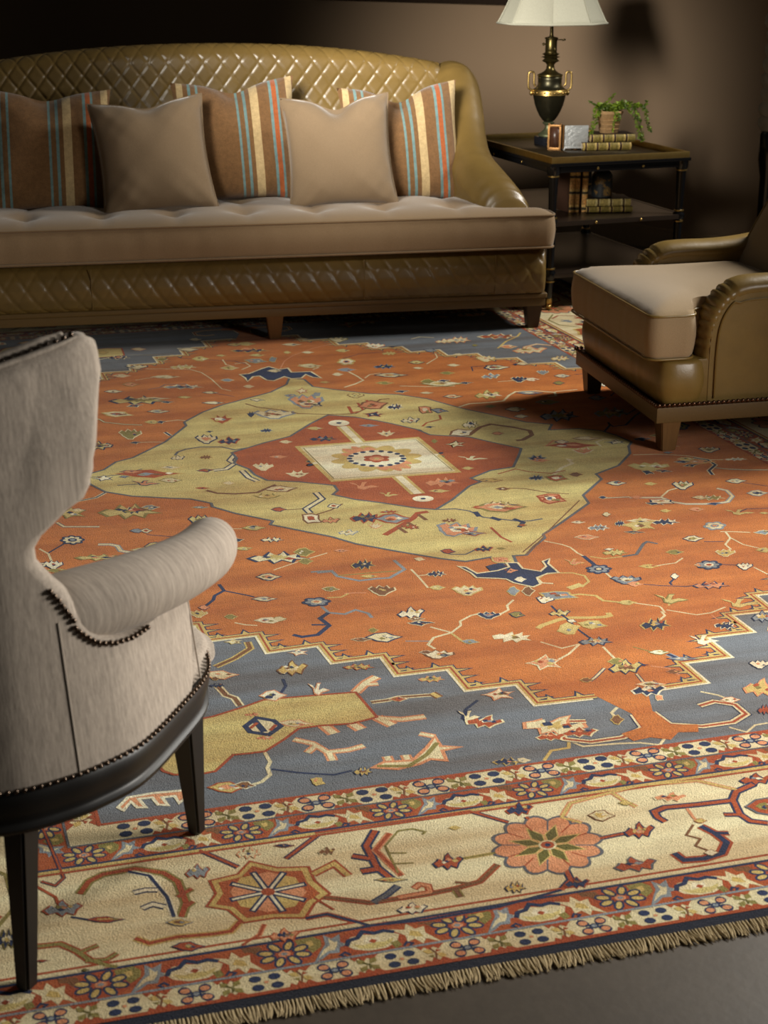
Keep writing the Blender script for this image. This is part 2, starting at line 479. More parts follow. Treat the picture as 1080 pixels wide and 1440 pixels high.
# stepped red field (near right quadrant, mirrored three times)
ST = [(1.155, .87), (1.04, .88), (1.04, .98), (.925, .99), (.925, 1.09), (.80, 1.10), (.80, 1.197), (.675, 1.195), (.675, 1.294), (.553, 1.288),
      (.548, 1.385), (.432, 1.382), (.432, 1.484), (.31, 1.484), (.31, 1.593), (.193, 1.594), (.193, 1.696), (.06, 1.70), (.022, 1.80), (.022, 1.86)]
ring = [(a, b) for a, b in ST] + [(-a, b) for a, b in ST[::-1]] + [(-a, -b) for a, b in ST] + [(a, -b) for a, b in ST[::-1]]
poly(ring, RED, 3)
for sa, sb in ((1, 1), (-1, 1), (-1, -1), (1, -1)):
    q = [(a * sa, b * sb) for a, b in ST[:-2]]
    strip(q, .024, NAV, 4); strip(q, .018, GLD, 4.3)
    strip([(a + .012 * sa, b + .012 * sb) for a, b in q], .006, LCR, 4.6); strip(q, .005, RST, 4.6)
    # teeth on the risers and the runs
    for (a0, b0), (a1, b1) in zip(q, q[1:]):
        Lg = sqrt((a1 - a0) ** 2 + (b1 - b0) ** 2); k = 2 if Lg > .08 else 1
        for i in range(k + (1 if abs(b1 - b0) > .05 else 0)):
            t = (i + .5) / (k + (1 if abs(b1 - b0) > .05 else 0)); x = lerp(a0, a1, t); y = lerp(b0, b1, t)
            if abs(b1 - b0) > abs(a1 - a0):
                poly([(x, y - .012), (x, y + .012), (x - sa * .05, y - .002)], NAV, 3.6); poly([(x, y - .007), (x, y + .007), (x - sa * .038, y - .001)], GLD, 4.4)
            else:
                poly([(x - .017, y), (x + .017, y), (x, y - sb * .036)], NAV, 3.6); poly([(x - .011, y), (x + .011, y), (x, y - sb * .026)], GLD, 4.4)
    # scroll ends of the pendant
    hk = [(.022, 1.80), (.03, 1.86), (.09, 1.885), (.16, 1.885), (.205, 1.86), (.205, 1.815), (.17, 1.79), (.13, 1.80)]
    hk = [(a * sa, b * sb) for a, b in hk]
    strip(hk, .022, NAV, 4); strip(hk, .017, CRM, 4.3); strip(hk, .007, RST, 4.6)
for sb in (1, -1):
    poly([(-.022, 1.78 * sb), (.022, 1.78 * sb), (.03, 1.86 * sb), (.085, 1.875 * sb), (.07, 1.905 * sb), (.03, 1.895 * sb), (.0, 1.92 * sb), (-.035, 1.90 * sb), (-.075, 1.905 * sb), (-.085, 1.87 * sb), (-.03, 1.855 * sb)], RED, 5)

# ---- medallion, traced -----------------------------------------------------
pp([(403, 541), (380, 552), (350, 560), (312, 570), (285, 580), (259, 594), (262, 599), (244, 613), (232, 622), (187, 644), (163, 650), (146, 661), (128, 666), (117, 674),
    (128, 682), (148, 692), (185, 698), (240, 701), (268, 702), (297, 708), (299, 713), (330, 722), (384, 733), (380, 738), (420, 746), (466, 755), (500, 765), (560, 776), (620, 786), (655, 790), (690, 784),
    (700, 792), (728, 796), (722, 782), (740, 781), (752, 768), (766, 757), (764, 752), (790, 735), (828, 708), (820, 697), (846, 674), (838, 667), (870, 655), (886, 638), (884, 628), (888, 622), (868, 613), (845, 606),
    (815, 603), (772, 605), (776, 597), (740, 594), (700, 585), (660, 577), (644, 573), (600, 561), (560, 555), (520, 554), (470, 548), (440, 544), (428, 534), (407, 532)], YEL, 5, GRY, .009, False)
pp([(461, 584), (437, 596), (408, 614), (372, 623), (326, 637), (333, 645), (329, 652), (350, 660), (358, 668), (376, 676), (420, 678), (470, 683), (475, 690), (468, 696), (500, 703),
    (533, 707), (586, 715), (613, 717), (635, 704), (660, 684), (676, 678), (662, 673), (690, 662), (722, 657), (730, 640), (733, 631), (718, 628), (690, 622), (660, 615), (605, 612),
    (585, 604), (550, 596), (530, 592), (500, 587)], RED2, 6, GRY, .009, False)
pp([(418, 629), (587, 616), (645, 664), (468, 677)], CRM, 7, GLD, .014, False)
pp([(427, 631), (585, 619), (636, 662), (470, 674)], LCR, 8, OLV, .003, False)
def mh(begin_only=False): pass
begin()
P_(xf(scallop(0, 0, 66, 19, 12, .22), 529.5, 645.7, 1, 1), GLD, 9)
P_(xf(scallop(0, 0, 52, 14.5, 12, .25, .2), 529.5, 645.7, 1, 1), PNK, 9.5)
P_(xf(blob(0, 0, 42, 11.6, 32), 529.5, 645.7, 1, 1), LCR, 10)
for i in range(18):
    a = 2 * pi * i / 18
    P_(xf(blob(38 * cos(a), 10.4 * sin(a), 4.3, 1.5, 8), 529.5, 645.7, 1, 1), NAV, 10.5)
P_(xf(scallop(0, 0, 20, 5.6, 6, .25), 529.5, 645.7, 1, 1), RST, 10.5)
P_(xf(blob(0, 0, 11, 3, 10), 529.5, 645.7, 1, 1), PNK, 11)
P_(xf(blob(0, 0, 4, 1.2, 8), 529.5, 645.7, 1, 1), YEL, 11.5)
end(False)
for (x0, y0), (x1, y1), (bx, by) in (((506, 623), (482, 600), (476.5, 595.5)), ((560, 670), (588, 695), (595, 702))):
    vine([(x0, y0), (x1, y1)], .024, LCR, GLD, 8, False)
    begin(); P_(xf(blob(0, 0, 15, 4.2, 16), bx, by, 1, 1), LCR, 8.6); P_(xf(blob(0, 0, 4, 1.3, 8), bx, by, 1, 1), NAV, 9.2); end(False)
for u, v in ((443, 652), (613, 640)): petalf(u, v, 15, 5, 4, NAV, OLV, LCR, .78)
for u, v, du, dv, c in ((443, 638, 8, 3, RST), (490, 668.6, 8, 2, RST), (572, 624, 8, 2, RST), (608, 653, 9, 3.5, RST), (596, 661, 8, 2, OLV), (457, 631, 8, 2, GLD), (470, 662, 8, 4, PNK)):
    sh('spike', u, v, du, dv, c, m=False)
for u, v, du, dv, c, oc, k in ((455, 617, 20, 5, NAV, SKY, 'jag'), (443, 603, 12, 3, YEL, None, 'leaf'), (519, 599, 15, 2.5, SKY, None, 'leaf'), (543, 610, 13, 5, CRM, NAV, 'tri'),
    (611, 621, 5, 4, OLV, None, 'leaf'), (640, 625, 14, 5, CRM, NAV, 'spike'), (665, 645, 22, 4, CRM, None, 'bird'), (658, 659, 9, 3, YEL, None, 'leaf'), (623, 678, 25, 8, PNK, None, 'jag'),
    (512, 684, 22, 7, PNK, None, 'bird'), (547, 696, 14, 4, YEL, None, 'bird'), (618, 691, 16, 3, YEL, None, 'leaf'), (370, 657, 15, 6, CRM, PNK, 'fan'), (418, 667, 17, 6, CRM, NAV, 'tri'), (392, 643, 14, 3, PNK, None, 'leaf'), (402, 622, 10, 3, CRM, NAV, 'leaf')):
    sh(k, u, v, du, dv, c, oc, m=False)
# figures on the yellow ground
for u, v, du, dv, c, oc, inner, k, rot in (
    (430, 565, 22, 9, PNK, SKY, None, 'fan', 0), (435, 569, 20, 3.5, CRM, NAV, RST, 'leaf', .75), (424, 550, 9, 4, CRM, RST, None, 'spike', 0), (410, 557, 12, 3, SKY, None, None, 'leaf', .3), (446, 555, 7, 4, SKY, None, None, 'leaf', -.6),
    (500, 557, 11, 3, YEL, BRN, None, 'fan', 0), (525, 570, 20, 7, PNK, BRN, None, 'leaf', -.3), (556, 572, 11, 5, NAV, CRM, None, 'jag', 0), (525, 583, 14, 4, NAV, RST, None, 'spike', .3),
    (385, 583, 26, 6, CRM, SKY, None, 'fan', 0), (353, 583, 6, 5, NAV, None, None, 'tri', 0), (375, 605.5, 8, 3, NAV, SKY, None, 'jag', 0), (362, 563, 10, 3, CRM, NAV, None, 'dart', .3),
    (311, 590, 16, 7, RST, GLD, None, 'tri', 0), (308, 590, 9, 3, LCR, None, None, 'leaf', .9), (295, 607.5, 6, 2.5, NAV, None, None, 'dart', 0), (290, 618, 14, 6, CRM, NAV, PNK, 'fan', 0), (322, 620, 14, 5, NAV, RST, None, 'fork', 0),
    (208, 667, 46, 7.5, RST, GLD, None, 'leaf', 0), (185, 664, 15, 2.6, PNK, NAV, None, 'leaf', 0), (240, 658, 15, 3, CRM, GLD, None, 'leaf', 0), (240, 676, 15, 4, CRM, OLV, None, 'leaf', 0), (205, 680, 18, 4, PNK, NAV, None, 'bird', 0), (175, 671, 7, 2.5, SKY, NAV, None, 'dart', 0), (238, 666, 6, 2, LCR, None, None, 'leaf', 0),
    (145, 673, 14, 4, LCR, NAV, None, 'spike', 0), (290, 662, 12, 3.5, RST, NAV, None, 'dart', 0), (290, 643, 9, 4, BRN, GLD, None, 'jag', 0), (250, 644, 9, 3, CRM, NAV, None, 'fork', 0), (322, 680, 9, 3, CRM, GLD, None, 'leaf', 0), (285, 687, 12, 2, RST, None, None, 'leaf', 0),
    (375, 698, 18, 4, GLD, OLV, None, 'tri', 0), (395, 688, 22, 5, CRM, BRN, None, 'leaf', -.2), (392, 717, 10, 3.5, RST, NAV, None, 'leaf', 0), (438, 730, 15, 8, LCR, BRN, RST, 'leaf', .7), (470, 712, 9, 4, CRM, NAV, RST, 'leaf', -.3), (465, 732, 12, 4, PNK, BRN, None, 'fork', 0), (490, 749, 12, 4, CRM, SKY, None, 'fork', .2),
    (515, 728, 20, 8, NAV, RST, None, 'jag', 0), (553, 730, 24, 8, SKY, RST, PNK, 'leaf', 0), (548, 720, 14, 3, RST, GLD, None, 'jag', 0), (528, 740, 9, 4, CRM, PNK, None, 'tri', 0), (578, 741, 12, 4, RST, BRN, None, 'jag', .5),
    (640, 745, 26, 9, PNK, SKY, None, 'fan', .3), (646, 745, 20, 5.5, LCR, NAV, GLD, 'leaf', .85), (667, 751, 16, 5, SKY, RST, None, 'dart', .1), (633, 732, 12, 4, BRN, GLD, None, 'jag', 0), (630, 776, 10, 4, RST, NAV, None, 'leaf', .2), (680, 772, 12, 4, NAV, RST, None, 'fork', 0),
    (703, 714, 34, 8, PNK, OLV, CRM, 'leaf', 0), (672, 714, 8, 3, RST, GLD, None, 'leaf', 0), (715, 711, 15, 3, NAV, RST, None, 'dart', 0), (700, 709, 20, 4, CRM, BRN, None, 'jag', 0),
    (775, 702, 20, 8, PNK, RST, LCR, 'leaf', .45), (775, 701, 24, 6, RST, None, None, 'spike', .5), (755, 672, 10, 4, NAV, SKY, None, 'jag', 0), (783, 673, 16, 5, RST, OLV, LCR, 'leaf', .35), (708, 688, 12, 3, BRN, GLD, None, 'leaf', 0), (690, 676, 16, 3, GLD, BRN, None, 'leaf', 0),
    (755, 645, 12, 5, NAV, SKY, None, 'tri', 0), (760, 648, 14, 3, PNK, GLD, None, 'leaf', 0), (805, 627, 38, 5.5, RST, GLD, None, 'leaf', 0), (790, 622, 9, 3, LCR, NAV, None, 'leaf', 0), (820, 634, 14, 5, PNK, CRM, None, 'tri', 0), (825, 617, 18, 3, CRM, BRN, None, 'leaf', 0), (865, 622, 14, 3, CRM, NAV, None, 'spike', 0),
    (700, 610, 8, 2.5, PNK, BRN, None, 'leaf', 0), (662, 597, 11, 6, LCR, OLV, None, 'jag', 0), (662, 596, 4, 2.5, NAV, RST, None, 'leaf', 0), (650, 609, 18, 6, LCR, BRN, None, 'leaf', -.5), (598, 577, 11, 6, PNK, BRN, LCR, 'leaf', .7), (618, 578, 12, 5, SKY, NAV, None, 'dart', .4), (577, 591, 12, 4, CRM, NAV, None, 'fork', 0), (605, 601, 8, 2.5, NAV, None, None, 'dart', 0),
    (810, 668, 10, 4, BRN, GLD, None, 'leaf', 0), (735, 739, 6, 2, RST, OLV, None, 'leaf', 0), (705, 772, 8, 2, OLV, None, None, 'leaf', 0), (705, 788, 16, 5, PNK, GLD, None, 'leaf', .7)):
    sh(k, u, v, du, dv, c, oc, inner, rot, ad=.2, m=False)
for px, w_, c, oc in (
    ([(345, 568), (362, 573), (395, 577), (420, 582), (455, 583), (480, 583), (500, 582), (520, 572), (535, 562), (548, 561)], .008, BRN, None),
    ([(490, 572), (495, 581), (506, 579)], .012, RST, None), ([(503, 567), (511, 577)], .01, RST, None), ([(515, 563), (524, 570)], .01, RST, None),
    ([(246, 641), (250, 636), (262, 632), (282, 629), (312, 629), (330, 633), (350, 630)], .009, GRY, None),
    ([(330, 640), (323, 648), (330, 652), (318, 660), (300, 662)], .012, CRM, NAV), ([(340, 662), (350, 672), (362, 677)], .012, CRM, NAV),
    ([(290, 690), (305, 694), (330, 695), (362, 693), (378, 686), (388, 682)], .012, BRN, None),
    ([(444, 693), (453, 702), (430, 716), (436, 722)], .012, CRM, NAV), ([(395, 718), (425, 716)], .005, BRN, None), ([(445, 724), (465, 718), (482, 709)], .006, BRN, None),
    ([(541, 753), (560, 742), (580, 730), (588, 722), (602, 720)], .018, RST, BRN), ([(560, 742), (572, 750)], .012, BRN, None), ([(573, 735), (588, 744)], .012, BRN, None), ([(588, 724), (600, 732)], .012, BRN, None),
    ([(615, 717), (640, 716), (660, 719), (680, 728), (700, 730), (725, 733), (745, 733), (763, 730)], .008, GRY, None), ([(668, 720), (674, 727)], .016, NAV, RST), ([(690, 728), (704, 732)], .018, NAV, RST), ([(722, 730), (736, 735), (730, 742)], .014, NAV, RST),
    ([(632, 780), (655, 780), (670, 773)], .006, GRY, None), ([(690, 742), (705, 756), (720, 763)], .008, RST, None),
    ([(778, 669), (790, 658), (805, 652), (798, 646), (806, 648)], .012, CRM, NAV), ([(700, 667), (725, 660), (745, 664), (775, 666), (795, 662)], .006, RST, None),
    ([(660, 612), (675, 601), (690, 597), (720, 601), (745, 606), (748, 612), (735, 619), (726, 620)], .016, BRN, None), ([(768, 628), (778, 620), (792, 621)], .008, PNK, NAV),
    ([(594, 600), (600, 595), (620, 590), (618, 584)], .008, RST, GRY), ([(575, 602), (590, 605), (600, 611)], .008, NAV, None),
    ([(703, 686), (740, 688), (770, 693), (800, 695)], .006, BRN, None), ([(845, 628), (838, 622), (850, 618), (870, 619)], .008, CRM, NAV),
    ([(125, 672), (170, 668), (200, 660)], .006, GRY, None), ([(165, 683), (200, 681), (215, 679)], .006, GRY, None), ([(765, 755), (740, 780)], .004, BRN, None), ([(735, 777), (770, 748), (815, 704)], .004, BRN, None)):
    vine(px, w_, c, oc, 6, False)
# navy palmettes at the two ends of the medallion
pp([(644, 797), (655, 798), (671, 807), (700, 803), (716, 798), (712, 792), (728, 792), (735, 800), (760, 804), (768, 797), (763, 790), (773, 786), (771, 793), (786, 806), (770, 807), (755, 813), (760, 822), (750, 826), (735, 823), (722, 820), (712, 815), (700, 814), (670, 813), (662, 806)], NAV, 7, CRM, .006, False)
pp([(706, 793), (694, 794), (683, 797), (691, 805), (700, 809), (712, 806), (718, 800)], NAV, 7.3, None, 0, False)
sh('leaf', 716, 803, 13, 4.5, PNK, CRM, m=False); sh('leaf', 732, 815.5, 9, 5, LCR, PNK, m=False)
pp([(337, 527), (350, 526), (368, 519), (378, 516), (392, 520), (405, 518), (410, 524), (437, 523), (452, 532), (440, 531), (430, 527), (424, 532), (410, 533), (400, 530), (385, 536), (375, 535), (365, 529), (356, 530), (348, 537), (345, 532)], NAV, 7, CRM, .008, False)
sh('leaf', 386, 522, 11, 2.8, CRM, PNK, m=False)
sh('leaf', 384, 506, 6, 5, SKY, GLD, m=False, rot=-.4); sh('leaf', 360, 508, 16, 4, SKY, GLD, rot=.3, m=False); sh('leaf', 722, 832, 9, 8, SKY, GLD, m=False); sh('leaf', 743, 832, 9, 8, BRN, CRM, m=False)
sh('leaf', 785, 838, 28, 7, SKY, GLD, None, .5, m=False); sh('fan', 766, 844, 12, 5, LCR, NAV, None, .2, m=False)
# ---- figures on the red field (traced) --------------------------------------
def items(L):
    for it in L:
        k, u, v, du, dv, c, oc = it[:7]; inner = it[7] if len(it) > 7 else None; rot = it[8] if len(it) > 8 else 0
        sh(k, u, v, du, dv, c, oc, inner, rot)
items([
 # near the pendant, right of it
 ('fork', 787, 862, 14, 5, YEL, NAV), ('leaf', 800, 885, 16, 10, YEL, GLD, None, -.3), ('leaf', 833, 879, 20, 7, YEL, GLD, None, .35), ('leaf', 804, 874, 7, 3, LCR, NAV, None, .4),
 ('leaf', 727, 865, 11, 5, OLV, NAV, None, .3), ('fan', 687, 866, 16, 5, NAV, CRM, SKY), ('jag', 722, 896, 26, 8, LCR, CRM, None, .35),
 ('fan', 657, 831, 20, 7, CRM, GLD), ('dart', 659, 835, 6, 3, NAV, RST), ('leaf', 615, 827, 11, 4, YEL, GLD), ('jag', 614, 807, 13, 5, NAV, CRM), ('leaf', 590, 787, 9, 3.5, CRM, None, None, .3),
 ('jag', 511, 794, 16, 8, NAV, GLD), ('fan', 537, 831, 18, 7, BRN, CRM), ('dart', 537, 828, 6, 3.5, NAV, CRM, None, .8), ('leaf', 465, 829, 12, 4, OLV, CRM, None, .2), ('leaf', 519, 811, 14, 3, GLD, None), ('leaf', 480, 775, 12, 3, PNK, None),
 ('fork', 578, 862, 18, 8, LCR, NAV), ('dart', 592, 877, 18, 6, NAV, CRM, None, .1), ('leaf', 586, 871, 11, 3, BRN, CRM), ('leaf', 540, 897, 24, 8, CRM, NAV), ('leaf', 508, 900, 14, 3, BRN, CRM), ('leaf', 525, 887, 7, 4, OLV, GLD), ('dart', 545, 896, 9, 3, NAV, LCR, None, .5),
 ('fan', 615, 921, 22, 6, LCR, BRN, None, .1), ('leaf', 625, 922, 9, 3, NAV, CRM), ('leaf', 661, 903, 13, 4, SKY, GLD, None, .3), ('leaf', 600, 918, 10, 3, BRN, LCR),
 ('spike', 765, 932, 24, 11, PNK, CRM), ('dart', 773, 928, 7, 3, CRM, NAV), ('leaf', 825, 957, 9, 4, BRN, GLD), ('bird', 875, 944, 0.1, .1, CRM, None),
 ('jag', 838, 902, 22, 7, SKY, NAV, CRM), ('leaf', 868, 931, 13, 6, OLV, GLD), ('fork', 880, 938, 22, 10, YEL, NAV, BRN), ('dart', 883, 937, 10, 5, NAV, CRM), ('fork', 912, 970, 22, 9, NAV, LCR, None, .1), ('leaf', 915, 963, 20, 5, CRM, PNK, BRN), ('leaf', 927, 982, 7, 5, PNK, CRM, None, .7),
 ('leaf', 948, 945, 11, 4, BRN, PNK), ('dart', 906, 936, 7, 2.5, NAV, RST), ('leaf', 927, 918, 14, 4, LCR, OLV), ('leaf', 960, 927, 22, 3, SKY, NAV, None, .2), ('bird', 990, 901, 22, 9, LCR, None), ('jag', 922, 878, 20, 10, NAV, GLD), ('jag', 1020, 880, 14, 6, NAV, LCR, None, .3),
 ('bird', 1041, 849, 28, 8, YEL, None), ('bird', 944, 843, 22, 8, YEL, OLV), ('fork', 1072, 867, 14, 8, SKY, NAV, GLD), ('leaf', 882, 848, 13, 4, YEL, GLD), ('fan', 880, 816, 20, 6, SKY, NAV, LCR), ('leaf', 893, 822, 12, 5, PNK, None, None, .2),
 ('leaf', 949, 811, 6, 5, LCR, NAV), ('jag', 1000, 823, 24, 6, PNK, NAV), ('fan', 1047, 797, 11, 5, LCR, NAV), ('leaf', 913, 797, 16, 4, GLD, None), ('leaf', 949, 777, 12, 4, OLV, GLD), ('fan', 1020, 778, 13, 5, GLD, CRM), ('leaf', 975, 758, 14, 5, CRM, NAV, OLV), ('leaf', 1075, 774, 11, 4, YEL, GLD), ('dart', 1075, 749, 14, 5, SKY, CRM),
 ('spike', 898, 738, 24, 10, YEL, GLD), ('jag', 936, 734, 18, 5, NAV, LCR), ('dart', 892, 749, 14, 3, NAV, CRM, None, .3), ('jag', 872, 736, 7, 5, NAV, CRM), ('leaf', 905, 733, 26, 4, CRM, None),
 ('jag', 865, 777, 16, 5, YEL, OLV), ('dart', 857, 773, 7, 3, LCR, NAV), ('jag', 842, 742, 14, 5, SKY, LCR), ('leaf', 825, 756, 16, 4, PNK, CRM), ('leaf', 853, 724, 6, 4, CRM, BRN), ('leaf', 813, 735, 11, 2.5, LCR, None), ('bird', 808, 791, 13, 5, PNK, GLD),
 ('leaf', 930, 706, 20, 4, LCR, NAV, None, .7), ('dart', 920, 709, 14, 3, NAV, CRM, None, .6), ('leaf', 936, 719, 9, 3, GLD, None), ('bird', 1040, 721, 22, 5, YEL, None), ('leaf', 980, 717, 12, 4, PNK, None), ('jag', 1000, 700, 18, 4, OLV, CRM), ('leaf', 985, 700, 12, 3, CRM, BRN), ('dart', 1005, 709, 10, 3, NAV, SKY),
 ('fan', 960, 683, 14, 6, CRM, NAV, OLV), ('leaf', 1035, 677, 14, 4, CRM, NAV), ('leaf', 1065, 694, 14, 5, CRM, SKY, NAV), ('leaf', 915, 681, 10, 3, GLD, None), ('fan', 912, 657, 26, 6, YEL, GLD), ('dart', 911, 665, 9, 5, NAV, CRM, None, .5), ('dart', 933, 663, 12, 3, NAV, LCR, None, .4), ('leaf', 925, 656, 14, 2.5, LCR, None),
 ('leaf', 965, 646, 12, 3, GLD, CRM), ('dart', 972, 655, 11, 3.5, NAV, CRM, None, -.2), ('leaf', 985, 650, 20, 3, PNK, GLD, None, .1), ('leaf', 960, 650, 12, 2, NAV, CRM), ('fan', 997, 633, 14, 4, CRM, NAV, OLV), ('jag', 1035, 646, 16, 3, LCR, PNK), ('dart', 940, 637, 7, 2.5, SKY, NAV),
 ('leaf', 867, 680, 13, 4, CRM, NAV), ('leaf', 868, 679, 6, 2, NAV, None), ('leaf', 848, 700, 6, 2.5, NAV, CRM), ('leaf', 895, 700, 9, 3, PNK, None), ('leaf', 1075, 722, 8, 2, YEL, None), ('leaf', 985, 795, 8, 3, PNK, CRM),
 # far side, in front of the sofa
 ('leaf', 346, 484, 13, 3, YEL, GLD), ('leaf', 410, 485, 15, 2.5, CRM, None), ('leaf', 425, 477, 10, 2, CRM, None), ('jag', 352, 493, 25, 3, NAV, GLD), ('leaf', 347, 491, 8, 1.8, PNK, None), ('fan', 475, 478, 13, 3.5, CRM, OLV), ('leaf', 433, 496, 9, 2.2, CRM, None),
 ('leaf', 482, 493.5, 11, 3, YEL, None), ('fan', 527, 487, 13, 3.5, LCR, PNK), ('dart', 552, 488, 10, 2, NAV, GLD), ('jag', 548, 497, 10, 3, YEL, GLD), ('jag', 541, 515.5, 14, 3.5, NAV, SKY), ('leaf', 487, 520.5, 13, 3.4, SKY, PNK), ('leaf', 550, 528, 22, 3.5, CRM, NAV, GLD), ('leaf', 457, 538, 8, 2, GLD, None),
 ('leaf', 541, 539, 12, 2.5, OLV, GLD), ('leaf', 475, 527, 8, 3, CRM, PNK), ('dart', 565, 551, 10, 3, NAV, CRM), ('leaf', 500, 556, 0.1, .1, PNK, None), ('leaf', 436, 515, 16, 3.5, CRM, GLD), ('leaf', 404, 496, 6, 2.5, YEL, None), ('leaf', 362, 500, 12, 2.5, YEL, None), ('leaf', 350, 544, 8, 3, CRM, PNK),
 ('leaf', 605, 493, 9, 3, SKY, NAV, None, .3), ('leaf', 645, 499, 9, 2, CRM, None), ('leaf', 586, 510, 11, 3, YEL, NAV), ('leaf', 588, 518, 8, 1.8, CRM, None), ('fan', 683, 505, 12, 4, CRM, GLD), ('leaf', 700, 517, 16, 3.5, CRM, NAV, OLV), ('fork', 690, 529, 12, 4, SKY, CRM), ('leaf', 629, 525, 10, 2.5, OLV, GLD), ('leaf', 638, 514, 10, 2.5, CRM, None),
 ('leaf', 622, 540, 28, 4.5, CRM, OLV, GLD), ('dart', 624, 536, 9, 3, NAV, LCR), ('dart', 655, 539, 10, 2.5, NAV, CRM), ('leaf', 602, 537, 10, 4, OLV, GLD), ('leaf', 637, 558, 13, 3, CRM, NAV, PNK), ('fork', 685, 555, 16, 6, YEL, OLV), ('leaf', 692, 556, 16, 2.5, LCR, None, None, .5), ('fan', 730, 534, 11, 4, NAV, CRM), ('leaf', 748, 534, 11, 3, LCR, PNK), ('leaf', 735, 512, 10, 2.5, CRM, NAV), ('leaf', 725, 513, 4, 2, NAV, None),
 ('fan', 763, 524, 8, 3, SKY, CRM), ('leaf', 791, 529, 11, 3, CRM, NAV, SKY), ('leaf', 786, 539, 8, 3, OLV, NAV), ('leaf', 745, 553, 18, 2.5, SKY, NAV, CRM), ('leaf', 690, 572, 9, 3, OLV, None), ('leaf', 725, 576, 14, 4, CRM, NAV), ('leaf', 733, 586, 10, 3, CRM, NAV), ('jag', 787, 584, 25, 9, SKY, NAV, OLV), ('leaf', 770, 566, 16, 4, OLV, SKY), ('leaf', 600, 553, 10, 2, CRM, None), ('leaf', 562, 555, .1, .1, CRM, None),
 ('jag', 860, 580, 22, 8, OLV, SKY, GLD), ('leaf', 840, 560, 12, 4, SKY, NAV), ('leaf', 905, 600, .1, .1, OLV, None), ('dart', 903, 618, 12, 4, NAV, SKY), ('leaf', 935, 613, 20, 4, OLV, GLD), ('leaf', 945, 628, 12, 2, GLD, None),
 # left part, between the wing chair and the sofa
 ('leaf', 195, 491.5, 10, 2.5, CRM, PNK), ('leaf', 265, 492, 15, 3, CRM, NAV), ('leaf', 275, 478, 10, 2.5, CRM, NAV), ('leaf', 330, 485, 11, 2.5, YEL, NAV), ('jag', 167, 503, 15, 3, NAV, CRM, PNK), ('leaf', 228, 506, 8, 2.6, OLV, CRM), ('fan', 192, 516.5, 15, 3, CRM, NAV), ('leaf', 282, 505, 11, 4, YEL, GLD), ('leaf', 311, 500.5, 8, 1.8, YEL, None),
 ('jag', 258, 516, 17, 3.5, YEL, CRM), ('leaf', 171, 529, 13, 3, CRM, PNK), ('leaf', 233, 530.5, 22, 3, CRM, None), ('leaf', 184, 541, 11, 3.5, PNK, OLV), ('jag', 258, 544, 26, 3.5, SKY, CRM, NAV), ('leaf', 320, 535, 9, 2.5, SKY, CRM), ('leaf', 160, 551, 13, 2.5, CRM, NAV), ('leaf', 296, 552.5, 11, 2, CRM, NAV), ('leaf', 323, 518, 12, 3, GLD, CRM),
 ('jag', 195, 563, 38, 6.5, YEL, NAV, OLV), ('dart', 190, 571, 12, 3, NAV, CRM, None, -.3), ('leaf', 215, 561, 26, 2.6, CRM, None), ('dart', 236, 566, 9, 2.4, NAV, CRM), ('leaf', 260, 559, 10, 2, YEL, OLV), ('leaf', 300, 567, 15, 2.4, CRM, NAV), ('leaf', 165, 583, 22, 4.5, CRM, GLD, RST, .4), ('leaf', 223, 579, 15, 3, CRM, NAV, SKY), ('leaf', 215, 594, 11, 3, YEL, GLD), ('dart', 227, 594, 7, 3.5, NAV, CRM),
 ('fan', 183, 611, 15, 7, OLV, CRM), ('dart', 191, 623, 8, 3, NAV, CRM), ('jag', 135, 627, 22, 7, YEL, NAV, BRN), ('dart', 132, 627, 8, 4, PNK, NAV), ('leaf', 145, 496, 8, 3, GLD, OLV),
 ('jag', 183, 719, 40, 11, YEL, OLV), ('jag', 187, 718, 16, 6, NAV, CRM, PNK), ('leaf', 212, 714, 12, 4, SKY, CRM), ('fan', 282, 733, 16, 8, YEL, NAV, OLV), ('leaf', 193, 747, 10, 3.5, SKY, NAV), ('leaf', 206, 747, 8, 4, CRM, NAV, RST), ('leaf', 357, 743, 16, 4, YEL, OLV), ('dart', 357, 741, 6, 2.5, NAV, CRM), ('leaf', 282, 714, 12, 2, SKY, GLD),
 ('spike', 98, 722, 22, 8, YEL, OLV), ('leaf', 218, 769, 14, 7, YEL, NAV), ('leaf', 205, 774, 20, 4, CRM, GLD), ('jag', 140, 784, 32, 5, YEL, OLV), ('fan', 75, 795, 13, 6, LCR, NAV), ('leaf', 82, 803, 18, 3, OLV, GLD), ('leaf', 60, 815, 14, 3, GLD, OLV), ('leaf', 110, 718, 10, 3, CRM, NAV), ('dart', 172, 798, 9, 2, NAV, GLD),
 ('jag', 392, 784, 40, 9, CRM, NAV, YEL), ('leaf', 428, 777, 14, 7, OLV, GLD), ('leaf', 430, 790, 10, 5, OLV, GLD), ('leaf', 378, 812, 17, 6, CRM, NAV, PNK), ('jag', 383, 759, 15, 4, CRM, NAV), ('dart', 350, 793, 0.1, .1, NAV, None), ('leaf', 372, 843, 17, 4, CRM, NAV, SKY), ('leaf', 287, 855, 8, 4, PNK, NAV), ('fan', 279, 864, 12, 5, YEL, CRM),
 ('leaf', 379, 873, 20, 5, LCR, CRM), ('leaf', 325, 868, 9, 4, OLV, YEL), ('leaf', 393, 871, 10, 4, CRM, OLV), ('leaf', 340, 770, 0.1, .1, CRM, None), ('leaf', 333, 760, 10, 3, NAV, CRM, None, -.2), ('leaf', 343, 772, 12, 3, YEL, OLV, None, -.2), ('leaf', 352, 783, 0.1, .1, CRM, None),
])
